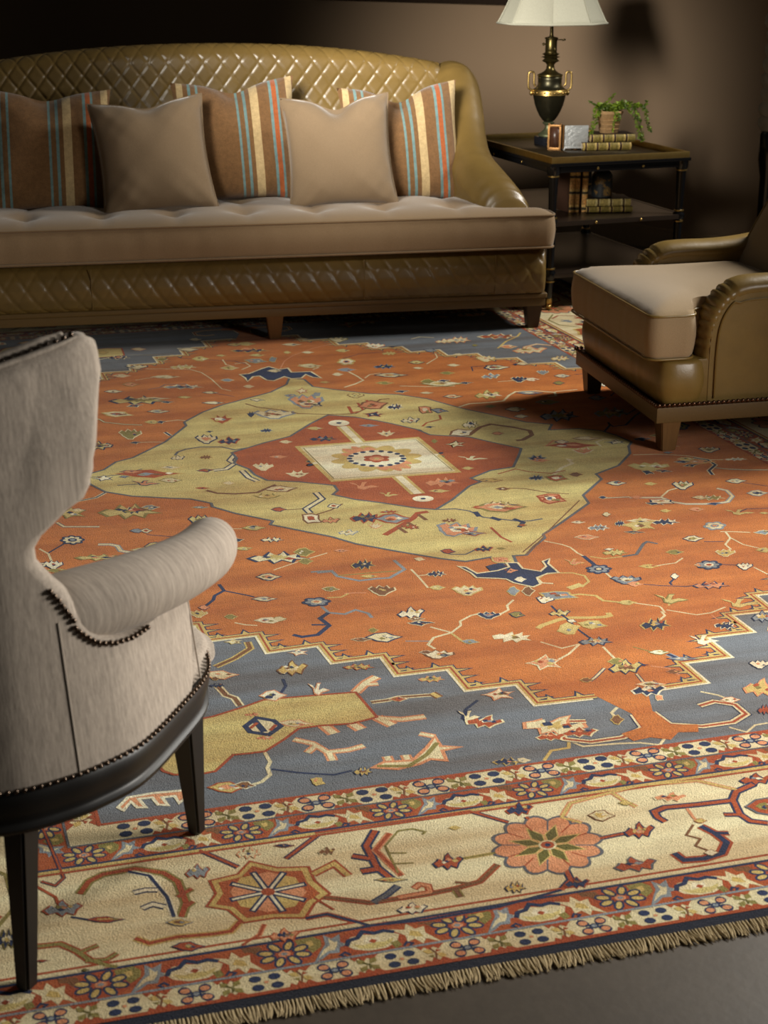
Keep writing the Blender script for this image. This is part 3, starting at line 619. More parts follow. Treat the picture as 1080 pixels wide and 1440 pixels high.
flower(445, 847, 19, 6, 6, SKY, NAV, PNK, CRM); flower(102, 760, 16, 6, 8, CRM, NAV, SKY); flower(126, 812, 16, 6, 8, PNK, NAV, NAV); petalf(377, 812, 14, 5, 4, NAV, SKY, PNK)
flower(671, 868, 0.1, 0.1); flower(487, 509, 12, 4.5, 6, LCR, GLD, NAV, PNK); flower(997, 795, 17, 6, 7, SKY, NAV, RST, LCR); flower(1005, 740, 15, 5.5, 6, CRM, SKY, PNK); flower(843, 809, 0.1, .1)
flower(842, 801, 17, 6, 7, SKY, NAV, CRM); flower(693, 517, 12, 3.5, 6, CRM, NAV, RST); flower(1070, 650, 0.1, 0.1); flower(898, 690, 0.1, .1)
flower(873, 829, .1, .1); flower(58, 795, 9, 3, 6, CRM, NAV, PNK); flower(150, 627, 9, 3, 6, CRM, NAV, PNK); flower(955, 600, 14, 5, 6, OLV, NAV, GLD)
for px, w_, c, oc in (
 ([(437, 805), (446, 804), (466, 803), (475, 811), (505, 817), (530, 814), (548, 813), (569, 801), (554, 788)], .010, SKY, OLV),
 ([(446, 806), (466, 804)], .01, SKY, None), ([(475, 810), (520, 806), (562, 803)], .006, OLV, None), ([(578, 801), (590, 813), (602, 827)], .006, CRM, None), ([(588, 810), (606, 808)], .005, CRM, None),
 ([(484, 835), (500, 834), (515, 834)], .006, PNK, None), ([(460, 841), (480, 840), (490, 835)], .006, GLD, None), ([(452, 853), (462, 862), (485, 864), (500, 858), (518, 863), (523, 869)], .009, SKY, GLD), ([(462, 862), (450, 870), (458, 876), (463, 880), (447, 893), (425, 896), (412, 893)], .012, NAV, CRM), ([(458, 879), (438, 879)], .008, NAV, CRM),
 ([(570, 902), (605, 902)], .004, SKY, None), ([(605, 882), (635, 890), (648, 880), (647, 874), (662, 866), (675, 863)], .006, CRM, None), ([(635, 890), (610, 897), (602, 907), (612, 913)], .007, CRM, None), ([(635, 891), (650, 902), (665, 900)], .007, GLD, None),
 ([(700, 866), (715, 858), (713, 852), (722, 844)], .006, CRM, None), ([(700, 866), (693, 867)], .006, CRM, None), ([(756, 884), (762, 880), (785, 872), (800, 869), (830, 869), (850, 868), (858, 866), (855, 862)], .014, GLD, NAV), ([(775, 852), (785, 862), (797, 870), (812, 885), (830, 898)], .006, NAV, None),
 ([(848, 910), (862, 924), (870, 932)], .006, CRM, None), ([(760, 903), (790, 912), (815, 906)], .005, CRM, None), ([(815, 906), (800, 920), (785, 928)], .006, CRM, None), ([(850, 940), (838, 952), (830, 958)], .005, CRM, NAV), ([(915, 937), (940, 940), (955, 950)], .005, PNK, None), ([(895, 948), (905, 960)], .005, CRM, NAV),
 ([(939, 920), (960, 929), (978, 931), (995, 928)], .009, NAV, SKY), ([(890, 910), (920, 918)], .004, OLV, None),
 ([(935, 862), (930, 855), (927, 853), (890, 848)], .005, CRM, None), ([(930, 860), (935, 866), (928, 872)], .006, CRM, None), ([(937, 858), (980, 865), (1000, 862), (1020, 854)], .005, CRM, None), ([(1000, 865), (1010, 872)], .004, PNK, None), ([(940, 852), (945, 845)], .005, GLD, None),
 ([(795, 838), (815, 836), (838, 838), (848, 845), (880, 848)], .009, GLD, GRY), ([(787, 806), (805, 806), (822, 810), (828, 818), (818, 826)], .007, GLD, None), ([(757, 814), (765, 808), (785, 806)], .007, GLD, None), ([(757, 815), (762, 820), (778, 821)], .007, CRM, None), ([(818, 822), (800, 828)], .02, YEL, CRM),
 ([(765, 761), (790, 766), (802, 770), (812, 778), (820, 782)], .006, CRM, GRY), ([(820, 782), (833, 792), (838, 797)], .012, NAV, CRM), ([(852, 806), (860, 813)], .006, CRM, None), ([(875, 783), (895, 780), (905, 765), (910, 762), (925, 765)], .009, GRY, CRM), ([(830, 783), (850, 786), (875, 783)], .006, GLD, None),
 ([(905, 822), (930, 824), (965, 825), (985, 823)], .004, NAV, None), ([(945, 823), (942, 820), (950, 812)], .006, NAV, None), ([(1013, 794), (1035, 795)], .004, NAV, None), ([(990, 762), (1018, 762)], .004, NAV, None), ([(1020, 748), (1027, 757), (1020, 766), (1028, 773)], .006, CRM, None), ([(1028, 757), (1045, 766), (1075, 773)], .005, CRM, None), ([(1013, 748), (1030, 748), (1055, 749)], .005, CRM, None), ([(1040, 720), (1050, 716), (1080, 715)], .004, NAV, None),
 ([(960, 785), (950, 792), (935, 794), (918, 797)], .005, CRM, None), ([(1060, 798), (1080, 808)], .005, CRM, None), ([(885, 700), (930, 700), (945, 706), (965, 709), (990, 709), (1010, 708), (1023, 706), (1030, 698), (1022, 690), (1008, 687)], .008, CRM, SKY), ([(930, 699), (940, 690), (955, 686)], .006, CRM, None), ([(845, 701), (885, 699)], .005, CRM, NAV),
 ([(890, 640), (925, 639), (965, 641), (1000, 647), (1050, 646)], .006, CRM, None), ([(975, 644), (995, 647), (1006, 654), (997, 662), (1002, 668)], .008, NAV, CRM), ([(1006, 658), (1025, 660), (1050, 661), (1080, 661)], .006, CRM, GRY), ([(1045, 679), (1080, 684)], .004, NAV, None),
 ([(385, 535), (400, 508), (412, 500), (440, 490), (470, 483)], .005, PNK, None), ([(480, 505), (505, 498), (540, 495)], .004, NAV, None), ([(490, 523), (500, 528), (511, 535), (500, 540), (484, 545)], .008, CRM, GRY), ([(513, 532), (520, 527), (535, 525)], .006, CRM, GRY), ([(420, 513), (435, 513), (448, 517), (440, 520)], .006, CRM, None), ([(340, 520), (352, 515), (345, 510), (330, 512)], .006, CRM, None),
 ([(562, 543), (600, 544), (640, 543)], .006, CRM, None), ([(644, 573), (660, 568), (690, 566), (708, 564), (716, 556), (725, 551), (755, 550), (780, 552), (782, 557), (770, 558)], .009, CRM, GLD), ([(780, 551), (812, 548)], .006, CRM, None), ([(700, 537), (728, 535)], .005, CRM, None), ([(600, 512), (615, 503), (612, 497)], .005, CRM, None), ([(665, 522), (663, 516), (680, 515)], .005, NAV, RST),
 ([(849, 608), (858, 598), (855, 594), (862, 600), (880, 598), (893, 585), (900, 580)], .008, NAV, SKY), ([(880, 584), (893, 576), (905, 570)], .006, NAV, None),
 ([(128, 508), (140, 506), (155, 503)], .006, CRM, None), ([(180, 499), (215, 499), (240, 498), (255, 504), (285, 506), (330, 508), (345, 512)], .004, NAV, CRM), ([(205, 519), (240, 519), (268, 520), (283, 524), (297, 533), (312, 547), (325, 550)], .005, CRM, NAV), ([(300, 553), (330, 558)], .004, NAV, None), ([(208, 548), (225, 545), (232, 541), (262, 540)], .005, GRY, CRM), ([(190, 535), (215, 531)], .004, CRM, None),
 ([(127, 588), (140, 590), (147, 594), (175, 597), (200, 598)], .006, CRM, GRY), ([(232, 593), (250, 591), (262, 592)], .006, CRM, None), ([(190, 623), (210, 622), (232, 622)], .005, CRM, None), ([(313, 506), (318, 513), (330, 516)], .006, CRM, None), ([(232, 608), (240, 613)], .008, NAV, CRM),
 ([(148, 693), (135, 700), (115, 704), (98, 706)], .007, GRY, CRM), ([(80, 735), (90, 741), (110, 741), (140, 741)], .007, CRM, GRY), ([(206, 752), (240, 755), (270, 754)], .004, NAV, None), ([(138, 766), (155, 766), (165, 768), (170, 775), (195, 779), (215, 780)], .009, CRM, SKY), ([(68, 778), (90, 765)], .006, NAV, None), ([(55, 772), (68, 779), (75, 795)], .006, CRM, None), ([(60, 830), (85, 828), (110, 826)], .005, NAV, None), ([(85, 818), (105, 815)], .004, NAV, None),
 ([(297, 744), (340, 744)], .004, CRM, None), ([(308, 822), (315, 831), (302, 838), (300, 844), (290, 852)], .009, NAV, None), ([(315, 831), (350, 838), (358, 840)], .006, NAV, GRY), ([(385, 802), (420, 790), (460, 778)], .004, CRM, None), ([(330, 876), (345, 879), (362, 880)], .005, CRM, None), ([(78, 803), (80, 818)], .006, OLV, None)):
    vine(px, w_, c, oc)

# ---- near spandrel, traced -----------------------------------------------------
pp([(230, 1085), (245, 1090), (288, 1088), (303, 1085), (328, 1062), (350, 1060), (373, 1057), (400, 1040), (420, 1025), (450, 1021), (495, 1018), (530, 1009), (514, 990), (500, 974), (460, 977), (400, 982), (370, 985), (345, 994), (300, 1008), (280, 1012), (240, 1018), (215, 1030), (205, 1050), (215, 1070)], YEL, 5, RST, .007)
begin(); q = [rl(*p) for p in [(345, 1022), (361, 1010), (385, 1014), (395, 1022), (378, 1034), (352, 1030)]]
P_(q, CRM, 6); S_(q, .012, NAV, 6.5, True); S_([rl(358, 1014), rl(372, 1030)], .014, NAV, 7); S_([rl(352, 1025), rl(362, 1017)], .008, RST, 7); S_([rl(380, 1028), rl(388, 1020)], .008, RST, 7); end()
items([('jag', 355, 1005, 12, 4, PNK, None), ('jag', 374, 1038, 14, 4, PNK, None), ('leaf', 384, 979, 18, 9, LCR, PNK), ('leaf', 379, 981, 8, 3.5, NAV, OLV, None, -.6), ('bird', 448, 970, 14, 10, LCR, PNK), ('fork', 411, 940, 20, 10, GLD, BRN, CRM), ('leaf', 399, 945, 7, 5, CRM, NAV), ('spike', 419, 918, 14, 5, LCR, PNK), ('spike', 328, 903, 12, 4, CRM, GLD),
 ('leaf', 310, 950, 24, 7, CRM, PNK), ('jag', 306, 964, 12, 4, NAV, None), ('leaf', 303, 955, 6, 3, BRN, GLD), ('jag', 505, 938, 20, 5, GLD, RST), ('jag', 607, 955, 17, 5, GLD, PNK, OLV), ('spike', 700, 977, 22, 9, LCR, PNK), ('leaf', 560, 984, 12, 4, RST, CRM),
 ('leaf', 415, 1018, 24, 6, CRM, PNK, None, .2), ('leaf', 443, 1026, 0.1, .1, CRM, PNK), ('bird', 660, 1008, 16, 10, CRM, NAV), ('fork', 682, 1015, 24, 9, RST, CRM, None, .4), ('fork', 781, 1020, 40, 14, CRM, PNK, GLD, .5), ('fork', 775, 1036, 20, 6, RST, CRM), ('fork', 815, 1030, 24, 7, RST, CRM), ('leaf', 868, 1013, 9, 8, BRN, GLD),
 ('jag', 715, 1071, 20, 6, NAV, GLD), ('leaf', 735, 1070, 11, 4, CRM, LCR), ('leaf', 320, 1108, 26, 9, GLD, RST, PNK), ('leaf', 345, 1105, 14, 6, BRN, LCR, None, .2), ('leaf', 447, 1100, 12, 8, GLD, None, None, .5), ('jag', 511, 1085, 13, 7, GLD, NAV, BRN),
 ('leaf', 1027, 985, 13, 5, LCR, PNK), ('fork', 1070, 967, 22, 12, GLD, PNK, None, .2), ('jag', 1076, 998, 10, 8, RST, NAV), ('fan', 1068, 935, 14, 6, LCR, NAV)])
vine([(303, 938), (330, 926), (352, 912), (348, 903)], .010, BRN, GLD); vine([(306, 965), (318, 978), (330, 982), (338, 993)], .010, BRN, CRM); vine([(372, 1058), (380, 1072), (376, 1080), (380, 1090), (368, 1100), (355, 1104)], .008, CRM)
vine([(382, 1082), (420, 1087), (470, 1090), (495, 1084)], .006, NAV); vine([(398, 955), (402, 965), (395, 975)], .007, NAV); vine([(413, 1040), (440, 1046), (460, 1058), (490, 1055), (512, 1049)], .010, CRM, PNK); vine([(443, 1050), (432, 1059)], .010, CRM, PNK); vine([(462, 1058), (468, 1070)], .012, CRM, PNK)
vine([(500, 974), (515, 960), (530, 952)], .014, CRM, PNK); vine([(515, 963), (532, 962)], .010, CRM, PNK); vine([(522, 988), (545, 985), (560, 981), (600, 978), (618, 978)], .008, BRN, CRM); vine([(607, 975), (618, 981)], .012, GLD, BRN)
vine([(455, 1020), (470, 1032)], .016, CRM, PNK); vine([(495, 1018), (508, 1026)], .016, CRM, PNK); vine([(530, 1009), (552, 1020)], .016, CRM, PNK); vine([(530, 1010), (565, 1012), (598, 1008)], .012, CRM, PNK)
begin(); q = [rl(*p) for p in [(524, 1080), (540, 1072), (580, 1070), (600, 1052), (612, 1036), (620, 1050), (648, 1051), (622, 1056), (628, 1070), (605, 1068), (590, 1075), (560, 1082)]]
P_(q, CRM, 5); S_(q, .008, PNK, 5.5, True); S_([rl(530, 1078), rl(575, 1078), rl(600, 1062), rl(615, 1045)], .010, OLV, 6); end()
vine([(575, 1072), (570, 1062)], .012, CRM, PNK); vine([(548, 1072), (544, 1064)], .012, CRM, PNK); vine([(612, 1036), (590, 1032)], .010, CRM, PNK)
vine([(672, 985), (655, 998), (650, 1012)], .007, NAV); vine([(868, 995), (860, 1003), (868, 1012)], .007, CRM); vine([(800, 1042), (820, 1050), (870, 1046), (900, 1045), (928, 1048), (936, 1037)], .006, CRM); vine([(800, 1042), (800, 1052), (775, 1056), (765, 1070)], .007, GLD)
vine([(985, 973), (1010, 978), (1020, 982)], .006, CRM); vine([(1025, 1023), (1050, 1030), (1062, 1020), (1080, 1017)], .005, CRM); vine([(560, 1070), (548, 1080)], .006, NAV)
# animal stripe at the left corner of the spandrel
begin(); q = [rl(*p) for p in [(166, 1136), (180, 1122), (215, 1116), (258, 1112), (262, 1122), (252, 1130), (246, 1120), (228, 1122), (236, 1133), (222, 1132), (214, 1122), (195, 1124), (205, 1136), (193, 1136), (184, 1128), (174, 1140)]]
P_(q, PNK, 5); S_(q, .007, LCR, 5.5, True); end()
# far right spandrel
items([('fork', 625, 480, 12, 3, CRM, PNK), ('jag', 645, 478, 16, 5, CRM, PNK), ('leaf', 715, 488, 12, 3, PNK, CRM), ('fork', 745, 492, 22, 5, CRM, PNK), ('jag', 788, 504, 12, 4, CRM, GLD), ('leaf', 668, 486, 5, 2, OLV, None), ('jag', 700, 473, 26, 4, RST, CRM)])
vine([(700, 490), (712, 480), (728, 473), (732, 468)], .009, GLD); vine([(735, 497), (738, 488), (755, 484), (775, 486)], .008, CRM, PNK); vine([(578, 477), (590, 474), (610, 475)], .007, CRM)

# ---- guard bands -----------------------------------------------------------------
def guard(p0, p1, off, wid, dirn, colour_seq, kind, phase=0.0, step=0.142):
    """repeat of border figures from p0 to p1 (rug coordinates); dirn = outward unit vector; wid = band width"""
    d = Vector((p1[0] - p0[0], p1[1] - p0[1])); L = d.length; d.normalize(); nrm = Vector(dirn)
    h = wid * .5
    def T(s, x, y): # x along, y outward, units of half band width
        q = Vector(p0) + d * (s + x * h) + nrm * (y * h); return (q.x, q.y)
    k0 = int(math.floor((-L / 2 - phase) / step)); k1 = int(math.ceil((L / 2 - phase) / step))
    for k in range(k0, k1 + 1):
        s = L / 2 + phase + k * step
        if s < 0.02 or s > L - .02: continue
        G = lambda pts: [T(s, x, y) for x, y in pts]
        if kind == 'red':
            if k % 2 == 0:
                poly(G(scallop(0, 0, 1.6, .97, 8, .10)), RST, 2.4)
                for i in range(8):
                    a = 2 * pi * i / 8 + .39
                    cx, cy = .86 * cos(a), .58 * sin(a); ra = atan2(.58 * sin(a), .86 * cos(a))
                    poly(G(blob(cx, cy, .44, .27, 8, ra)), NAV, 3)
                for i in range(8):
                    a = 2 * pi * i / 8 + .39
                    cx, cy = .86 * cos(a), .58 * sin(a); ra = atan2(.58 * sin(a), .86 * cos(a))
                    poly(G(blob(cx, cy, .31, .15, 8, ra)), GLD, 3.5)
                poly(G(blob(0, 0, .30, .22, 8)), PNK, 4); poly(G(blob(0, 0, .16, .12, 6)), SKY, 4.4)
            else:
                poly(G([(-1.7, .1), (-1.35, .7), (-.5, .95), (.6, .95), (1.4, .65), (1.7, 0), (1.2, -.6), (.4, -.9), (-.7, -.9), (-1.35, -.55)]), RST, 2.4)
                poly(G([(-1.35, 0), (-1.0, .5), (-.35, .78), (.45, .76), (1.05, .45), (1.3, -.05), (.8, -.5), (.2, -.3), (-.3, -.45), (-.9, -.4)]), CRM, 2.8)
                poly(G([(-1.0, .12), (-.75, .5), (-.2, .68), (.35, .66), (.8, .42), (1.0, .1), (.5, .3), (0, .2), (-.5, .32)]), YEL, 3.1)
                poly(G([(-.45, .05), (-.15, -.28), (.1, -.05), (.4, -.2), (.3, .22), (-.2, .25)]), LCR, 3.3); poly(G([(-.2, .12), (0, -.05), (.22, .12), (0, .3)]), RST, 3.6)
                strip(G([(-1.25, .18), (-1.05, -.18), (-.6, -.28), (-.25, -.68), (.25, -.42), (.7, -.5), (1.15, -.28)]), h * .24, NAV, 3.6)
                for sx in (-1, 1): strip(G([(sx * 1.25, .85), (sx * 1.45, .6), (sx * 1.7, .75), (sx * 1.5, .92)]), h * .12, NAV, 3.6)
            s += step / 2
            if s < L - .03:
                if k % 2 == 0:
                    poly(G([(-.95, .98), (-.45, .25), (-.1, -.2), (.0, -.9), (.3, -.55), (.75, -.8), (.6, -.2), (.95, .1), (.5, .15), (.35, .55), (-.1, .5), (-.5, .8)]), SKY, 2.7)
                    poly(G([(-.65, .7), (-.25, .15), (.1, -.1), (.15, -.6), (.35, -.25), (.5, -.3), (.4, .0), (.2, .3), (-.1, .3)]), CRM, 3)
                    poly(G([(-1.35, -.85), (-.5, -.92), (-.2, -.55), (-.3, -.1), (-.8, .25), (-1.0, -.15), (-1.3, -.3)]), OLV, 2.9); poly(G([(-.95, -.6), (-.6, -.65), (-.6, -.3), (-.85, -.2)]), GLD, 3.1)
                else:
                    poly(G([(.95, .98), (.35, .55), (.1, .9), (-.15, .45), (-.55, .6), (-.5, .1), (-1.1, -.55), (-.4, -.3), (-.2, -.75), (.1, -.25), (.55, -.35), (.45, .15)]), CRM, 2.7)
                    poly(G([(-.35, .15), (-.15, -.2), (.2, .0), (.3, .4), (0, .35)]), GLD, 3)
                    poly(G([(.25, -.95), (1.1, -.8), (1.25, -.3), (.85, -.15), (.65, -.5), (.35, -.55)]), BRN, 2.9)
                    poly(G([(-1.35, .45), (-.95, .35), (-.85, .75), (-1.2, .9)]), OLV, 2.9)
        else:
            cc = (k % 2 == 0)
            for i in range(4):
                a = pi / 4 + i * pi / 2
                px, py = .74 * cos(a) * 1.15, .60 * sin(a)
                poly(G(scallop(px, py, .46, .38, 3, .12, a)) if cc else G(blob(px, py, .40, .33, 8)), NAV, 2.6)
                if cc: poly(G(blob(px, py, .32, .24, 8)), PNK, 3)
            if cc: poly(G(blob(0, 0, .34, .28, 8)), NAV, 2.8); poly(G(blob(0, 0, .2, .16, 8)), SKY, 3.4)
            else: poly(G(blob(0, 0, .16, .14, 6)), PNK, 2.8)
            s += step / 2
            if s < L - .02:
                for y0 in (-1, 1):
                    poly(G([(-1.0, y0 * .98), (-.75, y0 * .5), (-.45, y0 * .75), (-.2, y0 * .35), (.1, y0 * .7), (.4, y0 * .4), (.7, y0 * .72), (1.0, y0 * .98)]), RST, 2.5)
                if cc:
                    for sx, sy in ((-1, -1), (1, 1), (-1, 1), (1, -1)):
                        poly(G([(sx * .1, sy * .05), (sx * .2, sy * .5), (sx * .62, sy * .62), (sx * .6, sy * .2)]), OLV, 2.8)
                    strip(G([(-.3, -.25), (.1, .05), (.0, .45)]), h * .14, DOL, 3.1)
                else:
                    for sx, sy in ((-1, -1), (1, 1)):
                        poly(G([(sx * .05, sy * .0), (sx * .25, sy * .5), (sx * .7, sy * .4), (sx * .5, sy * .05)]), GLD, 2.8)
                    poly(G([(-.5, .15), (-.2, .4), (-.1, .1)]), OLV, 2.9); poly(G([(.5, -.2), (.2, -.4), (.1, -.1)]), RST, 2.9)
                    strip(G([(-.15, -.6), (.1, 0), (-.1, .6)]), h * .12, BRN, 3.1)
def band4(a, b, wid, kind, step, ph):
    guard((-a, b), (a, b), 0, wid, (0, 1), None, kind, ph, step); guard((a, -b), (-a, -b), 0, wid, (0, -1), None, kind, ph, step)
    guard((a, b), (a, -b), 0, wid, (1, 0), None, kind, ph, step); guard((-a, -b), (-a, b), 0, wid, (-1, 0), None, kind, ph, step)
band4((A1 + A2) / 2, (B1 + B2) / 2, B2 - B1, 'red', .1417, -.064)
band4((FA + A1) / 2, (FB + B1) / 2, B1 - FB, 'cream', .1135, -.075)
band4((A3 + A4) / 2, (B3 + B4) / 2, B4 - B3, 'red', .1455, -.204 + .1455)
band4((A4 + A5) / 2, (B4 + B5) / 2, B5 - B4, 'cream', .110, .014)

# ---- main border, near end traced ----------------------------------------------------
def star_rosette(u, v, du, dv):
    begin()
    o8 = [(-.95, -.35), (-.5, -.55), (-.3, -.95), (.15, -.75), (.65, -.78), (.75, -.35), (1.0, .05), (.75, .35), (.6, .8), (.1, .8), (-.4, .95), (-.65, .55), (-1.0, .45), (-.85, .05)]
    P_(xf(grow(o8, 1.12), u, v, du, dv), RST, 4); P_(xf(grow(o8, 1.05), u, v, du, dv), GLD, 4.4); P_(xf(grow(o8, .92), u, v, du, dv), RED2, 5)
    for i in range(8):
        a = 2 * pi * i / 8
        P_(xf([(0, 0), (.62 * cos(a - .3), .62 * sin(a - .3)), (.68 * cos(a), .68 * sin(a)), (.62 * cos(a + .3), .62 * sin(a + .3))], u, v, du, dv), GLD if i % 2 else PNK, 5.5)
        S_(xf([(.12 * cos(a + .4), .12 * sin(a + .4)), (.72 * cos(a + .4), .72 * sin(a + .4))], u, v, du, dv), .013, NAV, 6)
        S_(xf([(.12 * cos(a + .4), .12 * sin(a + .4)), (.68 * cos(a + .4), .68 * sin(a + .4))], u, v, du, dv), .005, LCR, 6.5)
    P_(xf(blob(0, 0, .13, .13, 8), u, v, du, dv), RST, 7); end()
def pink_rosette(u, v, du, dv):
    begin()
    P_(xf(scallop(0, 0, 1.05, 1.05, 12, .16), u, v, du, dv), GRY, 4); P_(xf(scallop(0, 0, .98, .98, 12, .18), u, v, du, dv), PNK, 4.5)
    for i in range(12):
        a = 2 * pi * i / 12
        S_(xf([(.5 * cos(a), .5 * sin(a)), (.82 * cos(a), .82 * sin(a))], u, v, du, dv), .003, RST if i % 3 else GRY, 5)
    for i in range(8):
        a = 2 * pi * i / 8 + .2
        pt = [(.1 * cos(a), .1 * sin(a)), (.36 * cos(a - .3), .36 * sin(a - .3)), (.66 * cos(a), .66 * sin(a)), (.36 * cos(a + .3), .36 * sin(a + .3))]
        P_(xf(grow(pt, 1.25), u, v, du, dv), GLD, 5); P_(xf(pt, u, v, du, dv), DOL, 5.5)
    P_(xf(blob(0, 0, .17, .17, 10), u, v, du, dv), CRM, 6); P_(xf(blob(0, 0, .13, .13, 8), u, v, du, dv), RST, 6.4); P_(xf(blob(0, 0, .06, .06, 6), u, v, du, dv), NAV, 6.8); end()
star_rosette(377, 1255, 80, 42); pink_rosette(770, 1189, 78, 41)
items([('fork', 730, 1138, 18, 9, NAV, RST), ('fork', 899, 1168, 20, 11, RST, NAV, GLD), ('leaf', 846, 1148, 18, 9, CRM, BRN, GLD, .1), ('fork', 630, 1212, 20, 11, RST, NAV), ('fork', 893, 1216, 30, 10, RST, GRY, None, -.2), ('fork', 811, 1242, 17, 8, NAV, RST),
 ('jag', 725, 1248, 14, 9, GLD, NAV), ('fork', 460, 1197, 12, 6, BRN, CRM), ('fork', 580, 1278, 20, 8, LCR, NAV, None, 0), ('leaf', 465, 1197, .1, .1, BRN, None), ('leaf', 550, 1238, 22, 4, GLD, GRY), ('fork', 400, 1315, 20, 9, PNK, RST, NAV), ('jag', 350, 1200, 16, 9, CRM, PNK),
 ('fork', 278, 1226, 16, 10, SKY, RST), ('leaf', 265, 1332, 22, 8, RST, NAV), ('fork', 88, 1278, 26, 11, SKY, RST), ('leaf', 148, 1294, 26, 5, RST, NAV), ('leaf', 253, 1298, 18, 6, GLD, SKY, BRN), ('leaf', 400, 1190, 14, 3, NAV, RST), ('fork', 943, 1121, 22, 7, PNK, CRM, None, .2),
 ('fork', 1063, 1096, 22, 8, RST, NAV), ('leaf', 1076, 1135, 26, 14, RST, GRY, OLV), ('leaf', 985, 1155, 9, 4, GLD, RST), ('leaf', 1000, 1200, 10, 5, LCR, BRN), ('leaf', 880, 1130, 10, 4, GLD, OLV), ('dart', 60, 1352, 10, 3, RST, NAV), ('leaf', 640, 1165, 10, 4, GLD, None), ('jag', 10, 1320, 16, 16, NAV, OLV, CRM), ('leaf', 120, 1365, 6, 3, DOL, None)])
for px, w_, c, oc in (
 ([(60, 1165), (90, 1235), (78, 1246), (58, 1240)], .005, RST, NAV),
 ([(443, 1172), (660, 1141), (715, 1157)], .008, RST, NAV), ([(448, 1174), (402, 1208)], .008, RST, NAV), ([(280, 1196), (310, 1209), (335, 1220)], .008, RST, NAV), ([(180, 1213), (240, 1202), (280, 1197)], .005, GLD, RST),
 ([(740, 1149), (752, 1160)], .008, RST, NAV), ([(832, 1182), (870, 1174), (882, 1172)], .008, RST, NAV), ([(650, 1208), (690, 1201), (706, 1198)], .006, OLV, GLD), ([(700, 1216), (675, 1240), (665, 1243), (640, 1250), (600, 1258), (560, 1264), (520, 1270), (455, 1262)], .009, BRN, RST),
 ([(665, 1243), (640, 1241)], .008, BRN, None), ([(640, 1250), (648, 1262)], .010, BRN, OLV), ([(560, 1263), (605, 1255), (602, 1246), (590, 1244), (582, 1250)], .009, PNK, RST), ([(525, 1270), (545, 1258), (560, 1246)], .010, GRY, NAV),
 ([(430, 1292), (460, 1286), (520, 1302), (600, 1294), (700, 1276), (790, 1252)], .008, NAV, RST), ([(795, 1222), (803, 1238), (790, 1252)], .010, RST, NAV),
 ([(528, 1168), (515, 1190), (530, 1220), (550, 1236)], .012, RST, NAV), ([(548, 1172), (528, 1196), (565, 1232)], .009, RST, PNK), ([(560, 1169), (542, 1190), (560, 1228)], .005, OLV, None), ([(495, 1204), (520, 1208)], .012, RST, NAV), ([(508, 1226), (535, 1222)], .014, RST, NAV), ([(560, 1169), (580, 1166), (598, 1170), (594, 1174)], .006, OLV, None), ([(545, 1200), (572, 1200)], .005, OLV, None), ([(555, 1215), (582, 1214)], .005, OLV, None),
 ([(818, 1158), (790, 1150), (802, 1130), (850, 1117), (900, 1105), (980, 1098), (1010, 1105), (1040, 1112)], .008, GLD, PNK), ([(862, 1116), (880, 1128), (895, 1135)], .008, GLD, PNK),
 ([(936, 1156), (925, 1150), (920, 1142), (935, 1136), (980, 1132), (1030, 1126), (1035, 1114), (1058, 1104), (1062, 1092)], .012, RST, NAV), ([(1030, 1124), (1040, 1145), (1055, 1155), (1080, 1158)], .012, RST, NAV), ([(1042, 1146), (1018, 1146)], .010, RST, NAV), ([(966, 1137), (975, 1150), (982, 1156)], .008, PNK, None),
 ([(985, 1162), (1005, 1172), (1022, 1185), (1015, 1200), (990, 1208), (962, 1210), (948, 1200)], .014, NAV, RST), ([(1005, 1172), (1025, 1172)], .010, NAV, RST), ([(975, 1160), (965, 1175), (985, 1180), (978, 1190), (1000, 1198)], .006, BRN, None),
 ([(112, 1258), (125, 1240), (145, 1230), (190, 1222), (230, 1228), (250, 1240), (262, 1270), (255, 1290)], .012, RST, OLV), ([(180, 1226), (210, 1232), (235, 1262), (245, 1290)], .008, NAV, LCR), ([(188, 1256), (205, 1252), (222, 1252)], .010, LCR, NAV), ([(200, 1278), (215, 1272), (232, 1276)], .010, LCR, NAV), ([(250, 1262), (270, 1250)], .010, RST, OLV), ([(258, 1278), (272, 1268)], .010, RST, OLV),
 ([(190, 1320), (210, 1327), (250, 1318), (300, 1314), (325, 1310), (338, 1296)], .010, RST, GLD), ([(340, 1330), (365, 1315), (372, 1300)], .006, RST, PNK), ([(48, 1332), (85, 1328), (108, 1338), (125, 1350), (150, 1358), (165, 1360)], .010, OLV, RST), ([(112, 1340), (138, 1330)], .008, OLV, RST), ([(120, 1352), (150, 1350), (165, 1341)], .008, OLV, RST), ([(48, 1245), (78, 1262), (84, 1275)], .007, RST, None), ([(100, 1290), (125, 1294)], .006, NAV, None), ([(440, 1230), (470, 1215), (490, 1232)], .012, GLD, RST), ([(440, 1262), (470, 1280)], .006, RST, None)):
    vine(px, w_ * .82, c, oc, 4.5)
